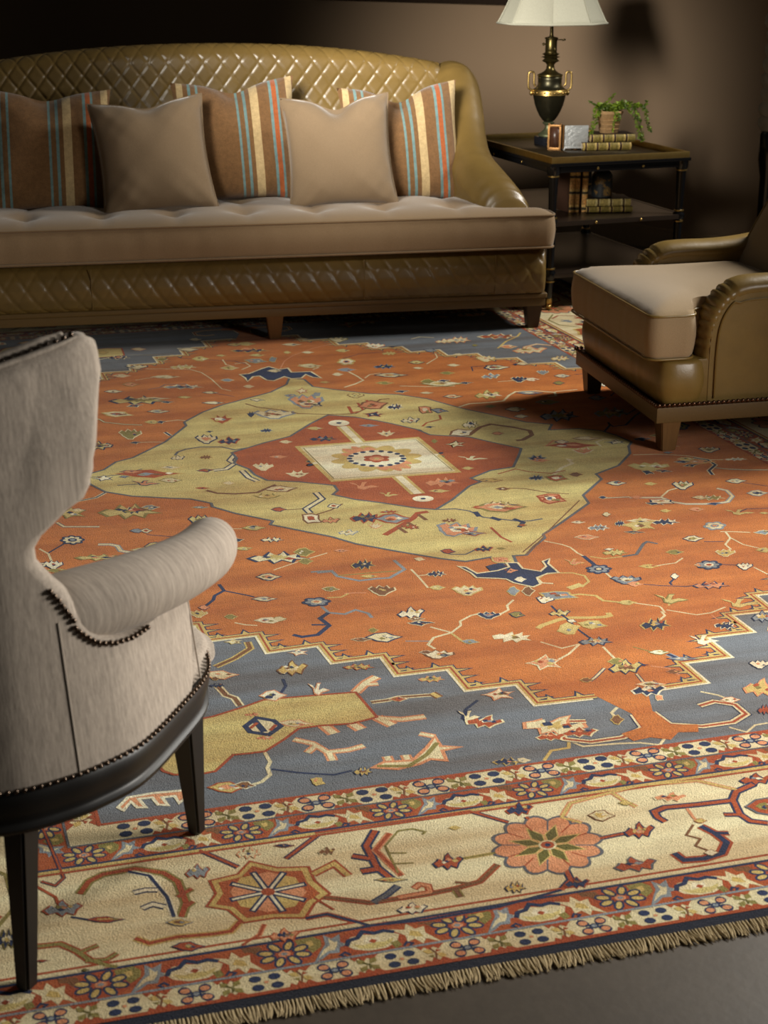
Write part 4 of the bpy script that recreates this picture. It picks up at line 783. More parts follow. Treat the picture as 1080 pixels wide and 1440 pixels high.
# side borders and the far end: repeat of rosettes, leaves and a running vine
def border_run(p0, p1, nrm, skip):
    d = Vector((p1[0] - p0[0], p1[1] - p0[1])); L = d.length; d.normalize(); nv = Vector(nrm)
    T = lambda s, x, y: (p0[0] + d.x * (s + x) + nv.x * y, p0[1] + d.y * (s + x) + nv.y * y)
    k = 0; s = .35
    while s < L - .2:
        mid = T(s, 0, 0)
        if not skip(mid):
            if k % 2 == 0:
                poly([T(s, x, y) for x, y in scallop(0, 0, .105, .105, 12, .17)], GRY, 4); poly([T(s, x, y) for x, y in scallop(0, 0, .098, .098, 12, .18)], PNK, 4.5)
                for i in range(8):
                    a = 2 * pi * i / 8
                    poly([T(s, x, y) for x, y in ((.01 * cos(a), .01 * sin(a)), (.036 * cos(a - .3), .036 * sin(a - .3)), (.068 * cos(a), .068 * sin(a)), (.036 * cos(a + .3), .036 * sin(a + .3)))], DOL, 5)
                poly([T(s, x, y) for x, y in blob(0, 0, .018, .018, 8)], RST, 6)
            else:
                o8 = [(-.1, -.035), (-.05, -.055), (-.03, -.1), (.02, -.08), (.065, -.08), (.075, -.035), (.1, 0), (.075, .035), (.06, .08), (.01, .08), (-.04, .095), (-.065, .055), (-.1, .045), (-.085, 0)]
                poly([T(s, x, y) for x, y in grow(o8, 1.12)], GLD, 4); poly([T(s, x, y) for x, y in o8], RED2, 5)
                for i in range(8):
                    a = 2 * pi * i / 8
                    strip([T(s, .012 * cos(a), .012 * sin(a)), T(s, .07 * cos(a), .07 * sin(a))], .012, NAV, 6); strip([T(s, .012 * cos(a), .012 * sin(a)), T(s, .066 * cos(a), .066 * sin(a))], .005, LCR, 6.4)
            strip([T(s, x, y) for x, y in ((.09, .02), (.15, .1), (.22, .12), (.3, .06), (.33, -.04), (.28, -.09))], .009, RST, 4); strip([T(s, x, y) for x, y in ((.09, -.04), (.16, -.11), (.26, -.115), (.36, -.05))], .008, OLV, 4)
            for x0, y0, c in ((.18, .02, NAV), (.26, .03, RST), (.22, -.05, SKY), (.14, -.02, RST), (.31, .1, BRN)):
                poly([T(s, x0 + x * .03, y0 + y * .03) for x, y in SH['fork']], c, 4.6)
        k += 1; s += .47
mb, ma = (B2 + B3) / 2, (A2 + A3) / 2
def seen_near(p):
    u, v = r2px(*p); return v > 1080 and -10 < u < 1110
border_run((-ma, mb), (ma, mb), (0, 1), seen_near)
border_run((ma, mb), (ma, -mb), (1, 0), seen_near); border_run((ma, -mb), (-ma, -mb), (0, -1), seen_near); border_run((-ma, -mb), (-ma, mb), (-1, 0), seen_near)

# ---- write the recorded figures, then mirror them into the parts of the rug the photo does not show
def seen(a, b):
    u, v = r2px(a, b)
    if not (-25 < u < 1105 and 455 < v < 1460): return False
    if u < 290 and v > 700:
        if v > 760 + (290 - u) * .9 and v < 1170 and u < 270: return False
        if u < 60 and v < 1160: return False
    if u < 120 and v < 690: return False
    if u > 820 and v < 570: return False
    return True
cells = {}
for c, it, mr in MOT:
    emit(it); cells.setdefault((round(c[0] / .07), round(c[1] / .07)), 1)
for sa, sb in ((-1, -1), (-1, 1), (1, -1)):
    for c, it, mr in MOT:
        if not mr: continue
        q = (c[0] * sa, c[1] * sb)
        if seen(*q) or abs(c[1]) > 1.93: continue
        far = all(abs(p[0]) < 1.15 and not seen(p[0] * sa, p[1] * sb) for i2 in it for p in i2[1][:1])
        if not far: continue
        ce = (round(q[0] / .07), round(q[1] / .07))
        if ce in cells: continue
        emit(it, sa, sb)
    for c, it, mr in MOT:
        if mr and not seen(c[0] * sa, c[1] * sb): cells[(round(c[0] * sa / .07), round(c[1] * sb / .07))] = 1

# ---- rug object ----------------------------------------------------------------------
m = MAT('wool_pile')
att = m.n('ShaderNodeAttribute'); att.attribute_name = 'dye'
v = m.coords((1, 1, 1), 'Object')
ang = radians(15.2)
vab = m.coords((1, 1, 1), 'Object', (0, 0, -ang))
sxm = m.n('ShaderNodeMapping'); sxm.inputs['Scale'].default_value = (0.5, 5.5, 1); m.l(vab, sxm.inputs[0])
abr = m.noise(sxm.outputs[0], 1.6, 4, 0.55)
kn = m.noise(v, 330, 2, .7); kn2 = m.noise(v, 95, 3, .6); kn3 = m.noise(v, 14, 3)
f1 = m.ramp(abr, [(0.36, (.80, .70, .62)), (0.64, (1.14, 1.22, 1.26))])
f2 = m.ramp(kn, [(0.3, (.66, .66, .66)), (0.7, (1.25, 1.25, 1.25))])
f3 = m.ramp(kn3, [(0.3, (.90, .90, .90)), (0.7, (1.1, 1.1, 1.1))])
c1 = m.mix(1.0, att.outputs['Color'], f1, 'MULTIPLY'); c2 = m.mix(1.0, c1, f2, 'MULTIPLY'); c3 = m.mix(1.0, c2, f3, 'MULTIPLY')
m.base(c3); m.set(Roughness=0.95); m.b.inputs['Specular IOR Level'].default_value = 0.08
m.b.inputs['Sheen Weight'].default_value = 0.12
m.bump(m.math('ADD', kn, m.math('MULTIPLY', kn2, .4)), 0.0028, 0.8)
M_rug = m.m
rug = empty('area_rug', (RC.x, RC.y, FLOOR_Z), 0, 'rust-red wool rug with a yellow diamond medallion and fringed end', 'rug')
me = bpy.data.meshes.new('pile')
OFF = Vector((RC.x, RC.y, FLOOR_Z))
# body of the rug below the pattern
nb = len(PV)
cs = [(-A6, -B6), (A6, -B6), (A6, B6), (-A6, B6)]
for z in (FLOOR_Z + .0003, 0.0):
    for p in cs: x, y = rw(*p); PV.append((x, y, z - (0.0001 if z == 0.0 else 0)))
for i in range(4):
    j = (i + 1) % 4; PF.append((nb + i, nb + j, nb + 4 + j, nb + 4 + i)); PC.append(DNV)
PF.append((nb, nb + 1, nb + 2, nb + 3)); PC.append(DNV)
me.from_pydata([(x - OFF.x, y - OFF.y, z - OFF.z) for x, y, z in PV], [], PF)
ca = me.color_attributes.new('dye', 'FLOAT_COLOR', 'CORNER')
buf = []
for p, c in zip(me.polygons, PC):
    buf.extend([c[0], c[1], c[2], 1.0] * p.loop_total)
ca.data.foreach_set('color', buf)
link('pile', me, M_rug, rug, smooth=False)
# fringe at both ends: knotted cotton strands
random.seed(5)
M_fr = plain('cotton_fringe', (172, 152, 114), .9, 0, .25, 220, .001)
def fringe(sb):
    bm = bmesh.new(); a = -A6
    while a < A6:
        near = sb > 0
        n = 3 if near else 1
        for k in range(n):
            a0 = a + random.uniform(-.0015, .0015); ln = random.uniform(.024, .036); bend = random.uniform(-.007, .007) + .004 * sin(a * 40)
            pts = []
            for t in (0, .3, .65, 1):
                x, y = rw(a0 + bend * t * t, sb * (B6 - .003 + ln * t))
                pts.append((x - OFF.x, y - OFF.y, .0045 - .0028 * t + random.uniform(0, .0015)))
            tube(bm, pts, [.0022, .0019, .0017, .0008], 5)
        a += .0062 if near else .008
    return bm
o = obj('fringe', fringe(1), M_fr, rug)
o = obj('fringe', fringe(-1), M_fr, rug)
M_bind = plain('blue_wool_binding', (46, 66, 120), .9, 0, .2, 200, .001)
for sa in (1, -1):
    bm = bmesh.new(); pts = []
    for i in range(60):
        b = lerp(-B6, B6, i / 59); x, y = rw(sa * A6, b); pts.append((x - OFF.x, y - OFF.y, .0045))
    tube(bm, pts, .0048, 8); obj('side_binding', bm, M_bind, rug)
# ================================================================== MATERIALS FOR THE FURNITURE
M_leath = leather('olive_brown_leather', (105, 84, 43), .36)
M_leath2 = leather('golden_olive_leather', (122, 98, 48), .38)
M_velvet = cloth('taupe_velvet', (134, 112, 85), (1, 1, 1), 300, .0010, contrast=.1, sheen=.35)
M_velvet2 = cloth('tan_velvet', (152, 130, 100), (1, 1, 1), 300, .0010, contrast=.09, sheen=.35)
M_pil = cloth('taupe_pillow_velvet', (122, 103, 80), (1, 1, 1), 260, .0010, contrast=.09, sheen=.4)
M_welt = cloth('welt_cord', (120, 98, 72), (1, 1, 1), 300, .0008, contrast=.1)
M_linen_v = cloth('linen_upright_weave', (166, 154, 141), (1, 1, .07), 620, .0007, (1, 1, .035), .34, .1)
M_linen_x = cloth('linen_arm_weave', (166, 154, 141), (1, .10, .10), 620, .0007, (1, .05, .05), .34, .1)
M_wood_l = wood('light_oak', (96, 74, 38), .45, (3, 40, 40))
M_wood_d = wood('dark_leg_wood', (62, 42, 20), .45, (20, 20, 3))  # darker tone for some legs of the same sofa and armchair
M_wood_m = wood('brown_leg_wood', (104, 74, 38), .45, (30, 30, 3))
M_ebony = plain('ebonised_wood', (17, 15, 13), .45, 0, .3, 12)
M_black = plain('black_lacquer', (14, 14, 16), .18, 0, .2, 10)
M_brass = plain('aged_brass', (184, 154, 92), .38, 1.0, .25, 40)
M_bronze = plain('green_bronze', (92, 80, 46), .33, .9, .45, 26, .0008)
M_bronze_d = plain('dark_bronze', (62, 58, 42), .36, .85, .45, 20)
M_nail = plain('pewter_nailhead', (96, 82, 70), .28, 1.0, .2, 60)
M_nail_b = plain('bronze_nailhead', (92, 66, 50), .3, .9, .2, 60)
def stripe_mat(seed):
    m = MAT('striped_pillow_weave'); v = m.coords((1, 1, 1))
    sx = m.n('ShaderNodeSeparateXYZ'); m.l(v, sx.inputs[0])
    t = m.math('ADD', m.math('MULTIPLY', sx.outputs[0], 1 / .52), .5)
    br = s2l((112, 82, 52)); cr = s2l((178, 154, 112)); bl = s2l((104, 130, 128)); og = s2l((156, 84, 46))
    st = [(0, br), (.035, cr), (.085, br), (.125, bl), (.145, br), (.185, bl), (.205, br), (.505, bl), (.527, br), (.565, bl), (.587, br), (.625, cr), (.69, br), (.785, bl), (.805, og), (.845, bl), (.865, br), (.93, cr), (.985, br)]
    c = m.ramp(t, st, 'CONSTANT')
    n = m.noise(v, 300, 2, .7); n2 = m.noise(v, 60, 3)
    f = m.ramp(m.math('ADD', m.math('MULTIPLY', n, .6), m.math('MULTIPLY', n2, .4)), [(.35, (.72, .72, .72)), (.65, (1.2, 1.2, 1.2))])
    m.base(m.mix(1.0, c, f, 'MULTIPLY')); m.set(Roughness=.95); m.b.inputs['Specular IOR Level'].default_value = .1
    m.b.inputs['Sheen Weight'].default_value = .2
    m.bump(n, .002, .8); return m.m
M_stripe = stripe_mat(1)

def cushion(bm, hx, hy, z0, z1, crown, r=.03, nx=40, ny=26, tuft=None, front_round=.0, T=None):
    """box cushion: rounded edges, crowned top; T = (notch width, y from which the cushion is narrower)"""
    def outline(n):
        # rounded rectangle / T outline, counter-clockwise
        if T: 
            w, yn = T
            P = [(-hx, -hy), (hx, -hy), (hx, yn), (hx - w, yn + .01), (hx - w, hy), (-hx + w, hy), (-hx + w, yn + .01), (-hx, yn)]
        else: P = [(-hx, -hy), (hx, -hy), (hx, hy), (-hx, hy)]
        out = []
        m = len(P)
        for i in range(m):
            p = Vector(P[i]); a = Vector(P[i - 1]); b = Vector(P[(i + 1) % m])
            rr = min(r * 1.5, (a - p).length * .45, (b - p).length * .45)
            p0 = p + (a - p).normalized() * rr; p1 = p + (b - p).normalized() * rr
            for k in range(5):
                t = k / 4; out.append((1 - t) ** 2 * p0 + 2 * t * (1 - t) * p + t * t * p1)
        # resample long edges
        res = []
        for i in range(len(out)):
            a, b = out[i], out[(i + 1) % len(out)]
            res.append(a); k = int((b - a).length / .035)
            for j in range(1, k): res.append(a + (b - a) * j / k)
        return res
    O = outline(0); n = len(O)
    return O
# ================================================================== SOFA
SO = Vector((-0.4559, 6.1180, 0)); SYAW = radians(10.606)
sofa = empty('sofa', SO, SYAW, 'long olive-brown leather sofa with quilted arched back and one long taupe seat cushion', 'sofa')
# legs
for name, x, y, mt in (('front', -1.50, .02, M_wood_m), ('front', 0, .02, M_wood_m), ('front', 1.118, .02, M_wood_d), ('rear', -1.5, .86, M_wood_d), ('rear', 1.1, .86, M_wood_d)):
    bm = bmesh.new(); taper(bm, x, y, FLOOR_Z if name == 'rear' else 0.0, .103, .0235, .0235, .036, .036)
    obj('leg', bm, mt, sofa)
bm = bmesh.new()
box(bm, -1.563, 1.163, -.025, .90, .100, .135, .006); box(bm, -1.568, 1.168, -.032, .905, .135, .158, .008, 3)
obj('base_rail', bm, M_wood_l, sofa)
# quilting: puffed diamonds
def quilt(s, t, ws, wt, amp, second=1.0):
    a = abs(sin(pi * (s / ws + t / wt))); b = abs(sin(pi * (s / ws - t / wt)))
    return amp * (min(1, a * 1.9) ** .55) * ((1 - second) + second * min(1, b * 1.9) ** .55)
# front panel
bm = bmesh.new()
def fp(i, j):
    x = lerp(-1.558, 1.158, i)
    prof = [(-.030, .160), (-.045, .175), (-.058, .21), (-.060, .25), (-.052, .29), (-.03, .325), (.0, .343), (.06, .352), (.14, .352)]
    k = j * (len(prof) - 1); q = min(int(k), len(prof) - 2); f = k - q
    y = lerp(prof[q][0], prof[q + 1][0], f); z = lerp(prof[q][1], prof[q + 1][1], f)
    e = min(1, (1.358 - abs(x + .2)) / .03); e = sqrt(max(0, 1 - (1 - e) ** 2))
    h = quilt(x, j * .24, .083, .095, .0055, .4)
    y = lerp(.0, y, .4 + .6 * e); y -= h * e
    return Vector((x, y, z + h * .3 * j))
grid(bm, 620, 42, fp)
# end caps
box(bm, -1.556, -1.54, -.01, .86, .158, .335, .012); box(bm, 1.14, 1.156, -.01, .86, .158, .335, .012)
obj('front_panel', bm, M_leath, sofa)
bm = bmesh.new(); box(bm, -1.54, 1.14, .02, .88, .158, .345); obj('seat_deck', bm, M_leath, sofa)
for x in (-1.3, -.74, .37, .93):
    bm = bmesh.new(); tube(bm, [(x, -.052 - .012 * sin(pi * t), lerp(.165, .33, t)) for t in [i / 8 for i in range(9)]], .0022, 6)
    obj('panel_seam', bm, M_leath, sofa)
# seat cushion with T ears in front of the arms
def cushion_mesh(bm, pts_outline, z0, z1, topfn, rnd=.028, rows=7, bulge=.006):
    """pts_outline ccw; sides rounded; top filled by shrinking rings towards the centre line"""
    n = len(pts_outline); C = Vector((sum(p.x for p in pts_outline) / n, sum(p.y for p in pts_outline) / n))
    # inward normals
    N = []
    for i in range(n):
        a, b = pts_outline[i - 1], pts_outline[(i + 1) % n]; d = (b - a).normalized(); N.append(Vector((-d.y, d.x)))
    rings = []
    hh = z1 - z0
    prof = []
    for k in range(5): a = k / 4 * pi / 2; prof.append((rnd * .7 * (1 - sin(a)), z0 + rnd * .7 * (1 - cos(a))))
    for k in range(1, rows): t = k / rows; prof.append((-bulge * sin(pi * t), lerp(z0 + rnd * .7, z1 - rnd * .25, t)))
    for k in range(3): a = k / 2 * pi / 2; prof.append((rnd * .25 * (1 - cos(a)), z1 - rnd * .25 * (1 - sin(a))))
    for ins, z in prof: rings.append([bm.verts.new((p.x + N[i].x * (ins + .0016 * sin(i * 1.9) * sin(i * .37)), p.y + N[i].y * (ins + .0016 * sin(i * 1.9) * sin(i * .37)), z)) for i, p in enumerate(pts_outline)])
    for a, b in zip(rings, rings[1:]):
        for i in range(n): bm.faces.new((a[i], a[(i + 1) % n], b[(i + 1) % n], b[i]))
    f0 = bm.faces.new(rings[0][::-1])
    # top: fine grid cut to the outline (offset by the last inset)
    last = rings[-1]
    top = bm.faces.new(last)
    return top
def topfill(bm, top, cell, zfn):
    """subdivide the top face by a grid and lift it"""
    geom = [top] + list(top.edges) + list(top.verts)
    xs = [v.co.x for v in top.verts]; ys = [v.co.y for v in top.verts]
    x0, x1, y0, y1 = min(xs), max(xs), min(ys), max(ys)
    border = set(v for v in top.verts)
    faces = [top]
    def cut(co, no):
        nonlocal faces
        g = list(faces); es = set(); vs = set()
        for f in faces:
            es.update(f.edges); vs.update(f.verts)
        r = bmesh.ops.bisect_plane(bm, geom=g + list(es) + list(vs), dist=1e-6, plane_co=co, plane_no=no)
        faces = [f for f in r['geom'] if isinstance(f, bmesh.types.BMFace)]
    x = x0 + cell
    while x < x1 - cell * .4: cut((x, 0, 0), (1, 0, 0)); x += cell
    y = y0 + cell
    while y < y1 - cell * .4: cut((0, y, 0), (0, 1, 0)); y += cell
    vs = set()
    for f in faces: vs.update(f.verts)
    for v in vs: v.co.z += zfn(v.co.x, v.co.y)
def rounded_outline(P, r, step=.03):
    out = []; m = len(P)
    for i in range(m):
        p = Vector(P[i]); a = Vector(P[i - 1]); b = Vector(P[(i + 1) % m])
        rr = min(r, (a - p).length * .45, (b - p).length * .45)
        p0 = p + (a - p).normalized() * rr; p1 = p + (b - p).normalized() * rr
        for k in range(6):
            t = k / 5; out.append((1 - t) ** 2 * p0 + 2 * t * (1 - t) * p + t * t * p1)
    res = []
    for i in range(len(out)):
        a, b = out[i], out[(i + 1) % len(out)]
        res.append(a); k = int((b - a).length / step)
        for j in range(1, k): res.append(a + (b - a) * j / k)
    return res
def edge_dist(x, y, O):
    p = Vector((x, y)); best = 9
    n = len(O)
    for i in range(0, n):
        a = O[i]; b = O[(i + 1) % n]; ab = b - a; t = max(0, min(1, (p - a).dot(ab) / max(1e-9, ab.length_squared)))
        d = (a + ab * t - p).length
        if d < best: best = d
    return best
SC = [(-1.578, -.088), (1.178, -.088), (1.178, .055), (.945, .075), (.945, .66), (-1.345, .66), (-1.345, .075), (-1.578, .055)]
O = rounded_outline(SC, .045)
bm = bmesh.new()
top = cushion_mesh(bm, O, .357, .492, None, .03, 6, .006)
TXS = (-1.28, -.98, -.68, -.39, -.10, .19, .48, .78)
TUFT = [(x, y) for y in (.12, .40) for x in TXS]
def seat_top(x, y):
    d = edge_dist(x, y, O); z = .034 * (1 - exp(-d / .05))
    for tx, ty in TUFT:
        r2 = (x - tx) ** 2 + (y - ty) ** 2
        z -= .026 * exp(-r2 / (2 * .045 ** 2)) * min(1, d / .05)
    # pull lines between the tufts and the front edge
    for tx in TXS:
        z -= .007 * exp(-((x - tx) / .022) ** 2) * min(1, d / .06) * (1 if y < .45 else 0)
    return z
topfill(bm, top, .022, seat_top)
seat = obj('seat_cushion', bm, M_velvet, sofa)
for z in (.495, .362):
    bm = bmesh.new(); tube(bm, [(p.x, p.y, z) for p in O], .0048, 8, closed=True); obj('welt', bm, M_welt, seat)
for tx, ty in TUFT:
    bm = bmesh.new(); ball(bm, (tx, ty, .492 + seat_top(tx, ty) + .002), .010, 1, 1, .5, 2); obj('tuft_button', bm, M_welt, seat)
# back: arched, rolled over the top, diamond quilting
def ztop(x): return 1.142 - .092 * (abs(x + .2) / 1.06) ** 2.2
bm = bmesh.new()
def backpt(i, j):
    x = lerp(-1.265, .865, i); zt = ztop(x)
    pr = [(.60, .44), (.635, .58), (.68, .74), (.715, .88), (.728, .96), (.730, zt - .085), (.742, zt - .035), (.775, zt - .006), (.815, zt), (.86, zt - .012), (.895, zt - .05), (.905, zt - .11), (.90, .6), (.89, .17)]
    # param by index with front part dense
    if j < .82: k = j / .82 * 9
    else: k = 9 + (j - .82) / .18 * 4
    q = min(int(k), len(pr) - 2); f = k - q
    p0 = pr[max(0, q - 1)]; p1 = pr[q]; p2 = pr[q + 1]; p3 = pr[min(len(pr) - 1, q + 2)]
    def cr(a, b, c, d, t): return .5 * (2 * b + (c - a) * t + (2 * a - 5 * b + 4 * c - d) * t * t + (3 * b - a - 3 * c + d) * t ** 3)
    y, z = cr(p0[0], p1[0], p2[0], p3[0], f), cr(p0[1], p1[1], p2[1], p3[1], f)
    # arc length along the front
    arc = z if q < 6 else zt + (y - .775)
    h = quilt(x, arc, .080, .102, .0042) if j < .84 else 0
    if q < 6: y -= h
    else: z += h
    # crease against the wings
    e = max(0, (abs(x + .2) - 1.03) / .035); y += .012 * e * e
    return Vector((x, y, z))
grid(bm, 640, 190, backpt)
obj('quilted_back', bm, M_leath, sofa)
# wings sweeping down into the arms
def arm(sg):
    bm = bmesh.new()
    # y stations from back to front: (y, top z, x outer, width)
    ST = [(.905, .96, .98, .13), (.895, 1.02, 1.0, .17), (.86, 1.050, 1.02, .19), (.80, 1.054, 1.03, .20), (.73, 1.040, 1.035, .205), (.66, .995, 1.033, .20), (.58, .91, 1.028, .19), (.50, .825, 1.02, .185), (.42, .76, 1.02, .19),
          (.34, .715, 1.032, .20), (.26, .68, 1.052, .205), (.18, .638, 1.08, .205), (.12, .598, 1.105, .205), (.085, .555, 1.118, .20), (.07, .50, 1.12, .19)]
    S = catmull([(a, b, c) for a, b, c, d in ST], 6); Wd = catmull([(d, 0, 0) for a, b, c, d in ST], 6)
    n = len(S); NR = 56
    def f(i, j):
        k = min(n - 1, int(round(i * (n - 1)))); y, zt, xo = S[k]; wd = Wd[k].x
        z0 = .16; r = wd / 2; xc = xo - r
        zi = .40
        # path: inner bottom -> up -> over -> down the outside
        a = .28; bq = .66
        if j < a: t = j / a; x = xc - r + .02 * (1 - t); z = lerp(zi, zt - r * .95, t)
        elif j < bq: 
            t = (j - a) / (bq - a); th = pi - t * pi; x = xc + r * cos(th); z = zt - r * .95 + r * .95 * sin(th)
        else: t = (j - bq) / (1 - bq); x = xc + r - .012 * sin(pi * min(1, t * 1.2)); z = lerp(zt - r * .95, z0, t)
        L = (zt - .5) + j * wd
        h = 0
        if j < .55 and .08 < i < .86:
            h = quilt(y * 1.0, (z + (j * .25)), .09, .13, .003, .35)
        nx = cos(pi - max(0, min(1, (j - a) / (bq - a))) * pi); nz = sin(pi - max(0, min(1, (j - a) / (bq - a))) * pi)
        if j < a: nx, nz = -1, 0
        # gathers at the front roll
        g = .004 * abs(sin(i * 60)) if .80 < i < .93 and j < .7 else 0
        return Vector((sg * (x + nx * (h - g)) - (.4 if sg < 0 else 0), y, z + nz * (h - g)))
    V = grid(bm, n, NR, f)
    # front face
    c0 = V[-1]; bm.faces.new(c0 if sg > 0 else c0[::-1]); bm.faces.new(V[0][::-1] if sg > 0 else V[0])
    return bm
for sg in (1, -1):
    obj('arm', arm(sg), M_leath, sofa)
    ox = -.4 if sg < 0 else 0; bm = bmesh.new(); box(bm, min(sg * .95, sg * 1.125) + ox, max(sg * .95, sg * 1.125) + ox, .07, .12, .16, .50, .02, 3); obj('arm_front', bm, M_leath, sofa)

# ---- pillows -------------------------------------------------------------------
def pillow_mesh(sx, sy, th, seed, seam=True, dent=.03, chop=.5):
    random.seed(seed); N = 40
    bm = bmesh.new()
    w = [random.uniform(-1, 1) for _ in range(12)]
    def pt(i, j, s):
        a = i * 2 - 1; b = j * 2 - 1
        e = (1 - abs(a) ** 3.2) * (1 - abs(b) ** 3.2)
        h = th * max(0, e) ** .55
        # concave sides, sharp ears
        px = sx * a * (1 - .085 * (1 - b * b)); py = sy * b * (1 - .085 * (1 - a * a))
        if b > 0: py -= chop * dent * exp(-(a / .34) ** 2) * b ** 2     # karate chop in the top edge
        wr = .0035 * sin(7 * a + 3 * b * w[0] + w[1] * 3) * sin(5 * b + w[2] * 4) + .004 * sin(14 * (a + b) + w[3]) * abs(a * b) + .003 * sin(18 * (a - b) + w[4] * 3) * abs(a * b)
        c = .035 * chop * exp(-(a / .26) ** 2) * max(0, b) ** 1.5
        return Vector((px, py, s * max(0, h - min(c, h * .8)) + wr * min(1, h / .02)))
    front = grid(bm, N, N, lambda i, j: pt(i, j, 1)); back = grid(bm, N, N, lambda i, j: pt(i, j, -1))
    for f in list(bm.faces): pass
    bmesh.ops.remove_doubles(bm, verts=bm.verts[:], dist=.0004)
    me_pts = [pt(t, 0, 0) for t in [k / 30 for k in range(30)]] + [pt(1, t, 0) for t in [k / 30 for k in range(30)]] + [pt(1 - t, 1, 0) for t in [k / 30 for k in range(30)]] + [pt(0, 1 - t, 0) for t in [k / 30 for k in range(30)]]
    return bm, me_pts
def pillow(name, loc, rot, sx, sy, th, mat, seed, label, group, welt, chop=.6):
    """loc in the sofa frame; rot = (lean back from upright, roll in own plane, yaw)"""
    bm, edge = pillow_mesh(sx, sy, th, seed, chop=chop)
    o = obj(name, bm, mat)
    tag(o, label, 'pillow', group)
    lean, roll, yaw = rot
    M = Matrix.Translation(SO) @ Matrix.Rotation(SYAW, 4, 'Z') @ Matrix.Translation(loc) @ Matrix.Rotation(yaw, 4, 'Z') @ Matrix.Rotation(pi / 2 - lean, 4, 'X') @ Matrix.Rotation(roll, 4, 'Z')
    o.matrix_world = M
    o.location = M.to_translation(); o.rotation_euler = M.to_euler()
    if welt:
        b2 = bmesh.new(); tube(b2, edge, .0032, 6, closed=True); obj('piping', b2, welt, o)
    return o
PG = 'striped pillows along the sofa back'; GG = 'plain taupe pillows on the sofa'
pillow('striped_pillow', (-.885, .44, .735), (.34, -.03, .04), .27, .265, .085, M_stripe, 11, 'brown striped pillow left of both plain taupe pillows, at the left edge', PG, None, 1.0)
pillow('striped_pillow', (-.085, .50, .757), (.30, .05, -.04), .265, .265, .085, M_stripe, 12, 'middle striped pillow, between and behind the two plain taupe pillows', PG, None, 1.3)
pillow('striped_pillow', (.625, .44, .735), (.30, .06, -.08), .262, .262, .085, M_stripe, 13, 'striped pillow showing its orange and blue bands beside the right sofa arm', PG, None, 2.0)
pillow('taupe_pillow', (-.455, .285, .725), (.36, .08, .02), .238, .242, .09, M_pil, 14, 'plain taupe pillow left of the middle striped pillow', GG, M_pil, .8)
pillow('taupe_pillow', (.325, .285, .728), (.36, .04, -.03), .232, .240, .09, M_pil, 15, 'plain taupe pillow overlapping the right striped pillow', GG, M_pil, 1.5)
# ================================================================== LEATHER ARMCHAIR (right)
# local frame: x = across the front (towards the camera side), y = towards the back
_A = Vector((0.89718, 4.62287, 0)); _B = Vector((0.74516, 5.3, 0)); _ax = (_A - _B).normalized()
AO = (_A + _B) / 2; AYAW = atan2(_ax.y, _ax.x)
ach = empty('leather_armchair', AO, AYAW, 'olive leather club armchair with tan velvet seat cushion and nailhead trim', 'armchair')
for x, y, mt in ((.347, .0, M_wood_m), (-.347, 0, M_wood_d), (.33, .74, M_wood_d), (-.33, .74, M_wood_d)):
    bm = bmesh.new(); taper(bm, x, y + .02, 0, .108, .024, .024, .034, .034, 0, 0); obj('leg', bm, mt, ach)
bm = bmesh.new(); box(bm, -.385, .385, -.035, .82, .100, .152, .006); obj('base_rail', bm, M_wood_l, ach)
# front border that wraps the corners
bm = bmesh.new()
OF = rounded_outline([(-.378, -.022), (.378, -.022), (.378, .125), (-.378, .125)], .05, .02)
top = cushion_mesh(bm, OF, .150, .295, None, .035, 6, .010)
topfill(bm, top, .03, lambda x, y: .012 * min(1, edge_dist(x, y, OF) / .04))
obj('front_border', bm, M_leath2, ach)
bm = bmesh.new(); box(bm, -.36, .36, .10, .78, .152, .30, .01); obj('seat_deck', bm, M_leath2, ach)
# arms: flat outer panel, rolled top that turns down at the front
def arm2(sg):
    bm = bmesh.new(); R = .062
    path = [(.145, .16), (.143, .24), (.142, .33), (.147, .40), (.163, .450), (.195, .490), (.245, .514), (.32, .520), (.42, .520), (.52, .526), (.62, .54), (.72, .56), (.80, .57)]
    S = catmull([(a, b, 0) for a, b in path], 8); n = len(S); NR = 26
    rings = []
    for k in range(n):
        p = S[k]; a = S[max(0, k - 1)]; b = S[min(n - 1, k + 1)]; d = (b - a).normalized()
        up = Vector((-d.y, d.x)) ; t = k / (n - 1)
        wd = lerp(.044, .054, min(1, t * 3))
        ring = []
        for q in range(NR):
            th = 2 * pi * q / NR
            pl = .0075 * (abs(sin(k * .9)) ** 4 if 14 < k < 46 else 0)
            rx = wd - pl * .5; rz = (.026 if k < 20 else lerp(.026, .036, min(1, (k - 20) / 30))) - pl
            ox = cos(th) * rx; oz = sin(th) * rz
            ring.append(bm.verts.new((sg * (.312 + ox), p.x + up.x * oz, p.y + up.y * oz)))
        rings.append(ring)
    for a, b in zip(rings, rings[1:]):
        for q in range(NR): bm.faces.new((a[q], a[(q + 1) % NR], b[(q + 1) % NR], b[q]))
    bm.faces.new(rings[0]); bm.faces.new(rings[-1][::-1])
    return bm, S
def arm_panel(sg, S):
    bm = bmesh.new()
    # outer and inner panel bounded by the arm path
    pts = [(p.x, p.y) for p in S] ; poly_ = pts + [(.80, .155), (.16, .155)]
    for xo, d in ((.372, 1), (.255, -1)):
        pass
    vo = [bm.verts.new((sg * .362, y, z)) for y, z in poly_]; vi = [bm.verts.new((sg * .262, y, z)) for y, z in poly_]
    fo = bm.faces.new(vo); fi = bm.faces.new(vi[::-1]); n = len(vo)
    for i in range(n): bm.faces.new((vo[i], vi[i], vi[(i + 1) % n], vo[(i + 1) % n]))
    return bm
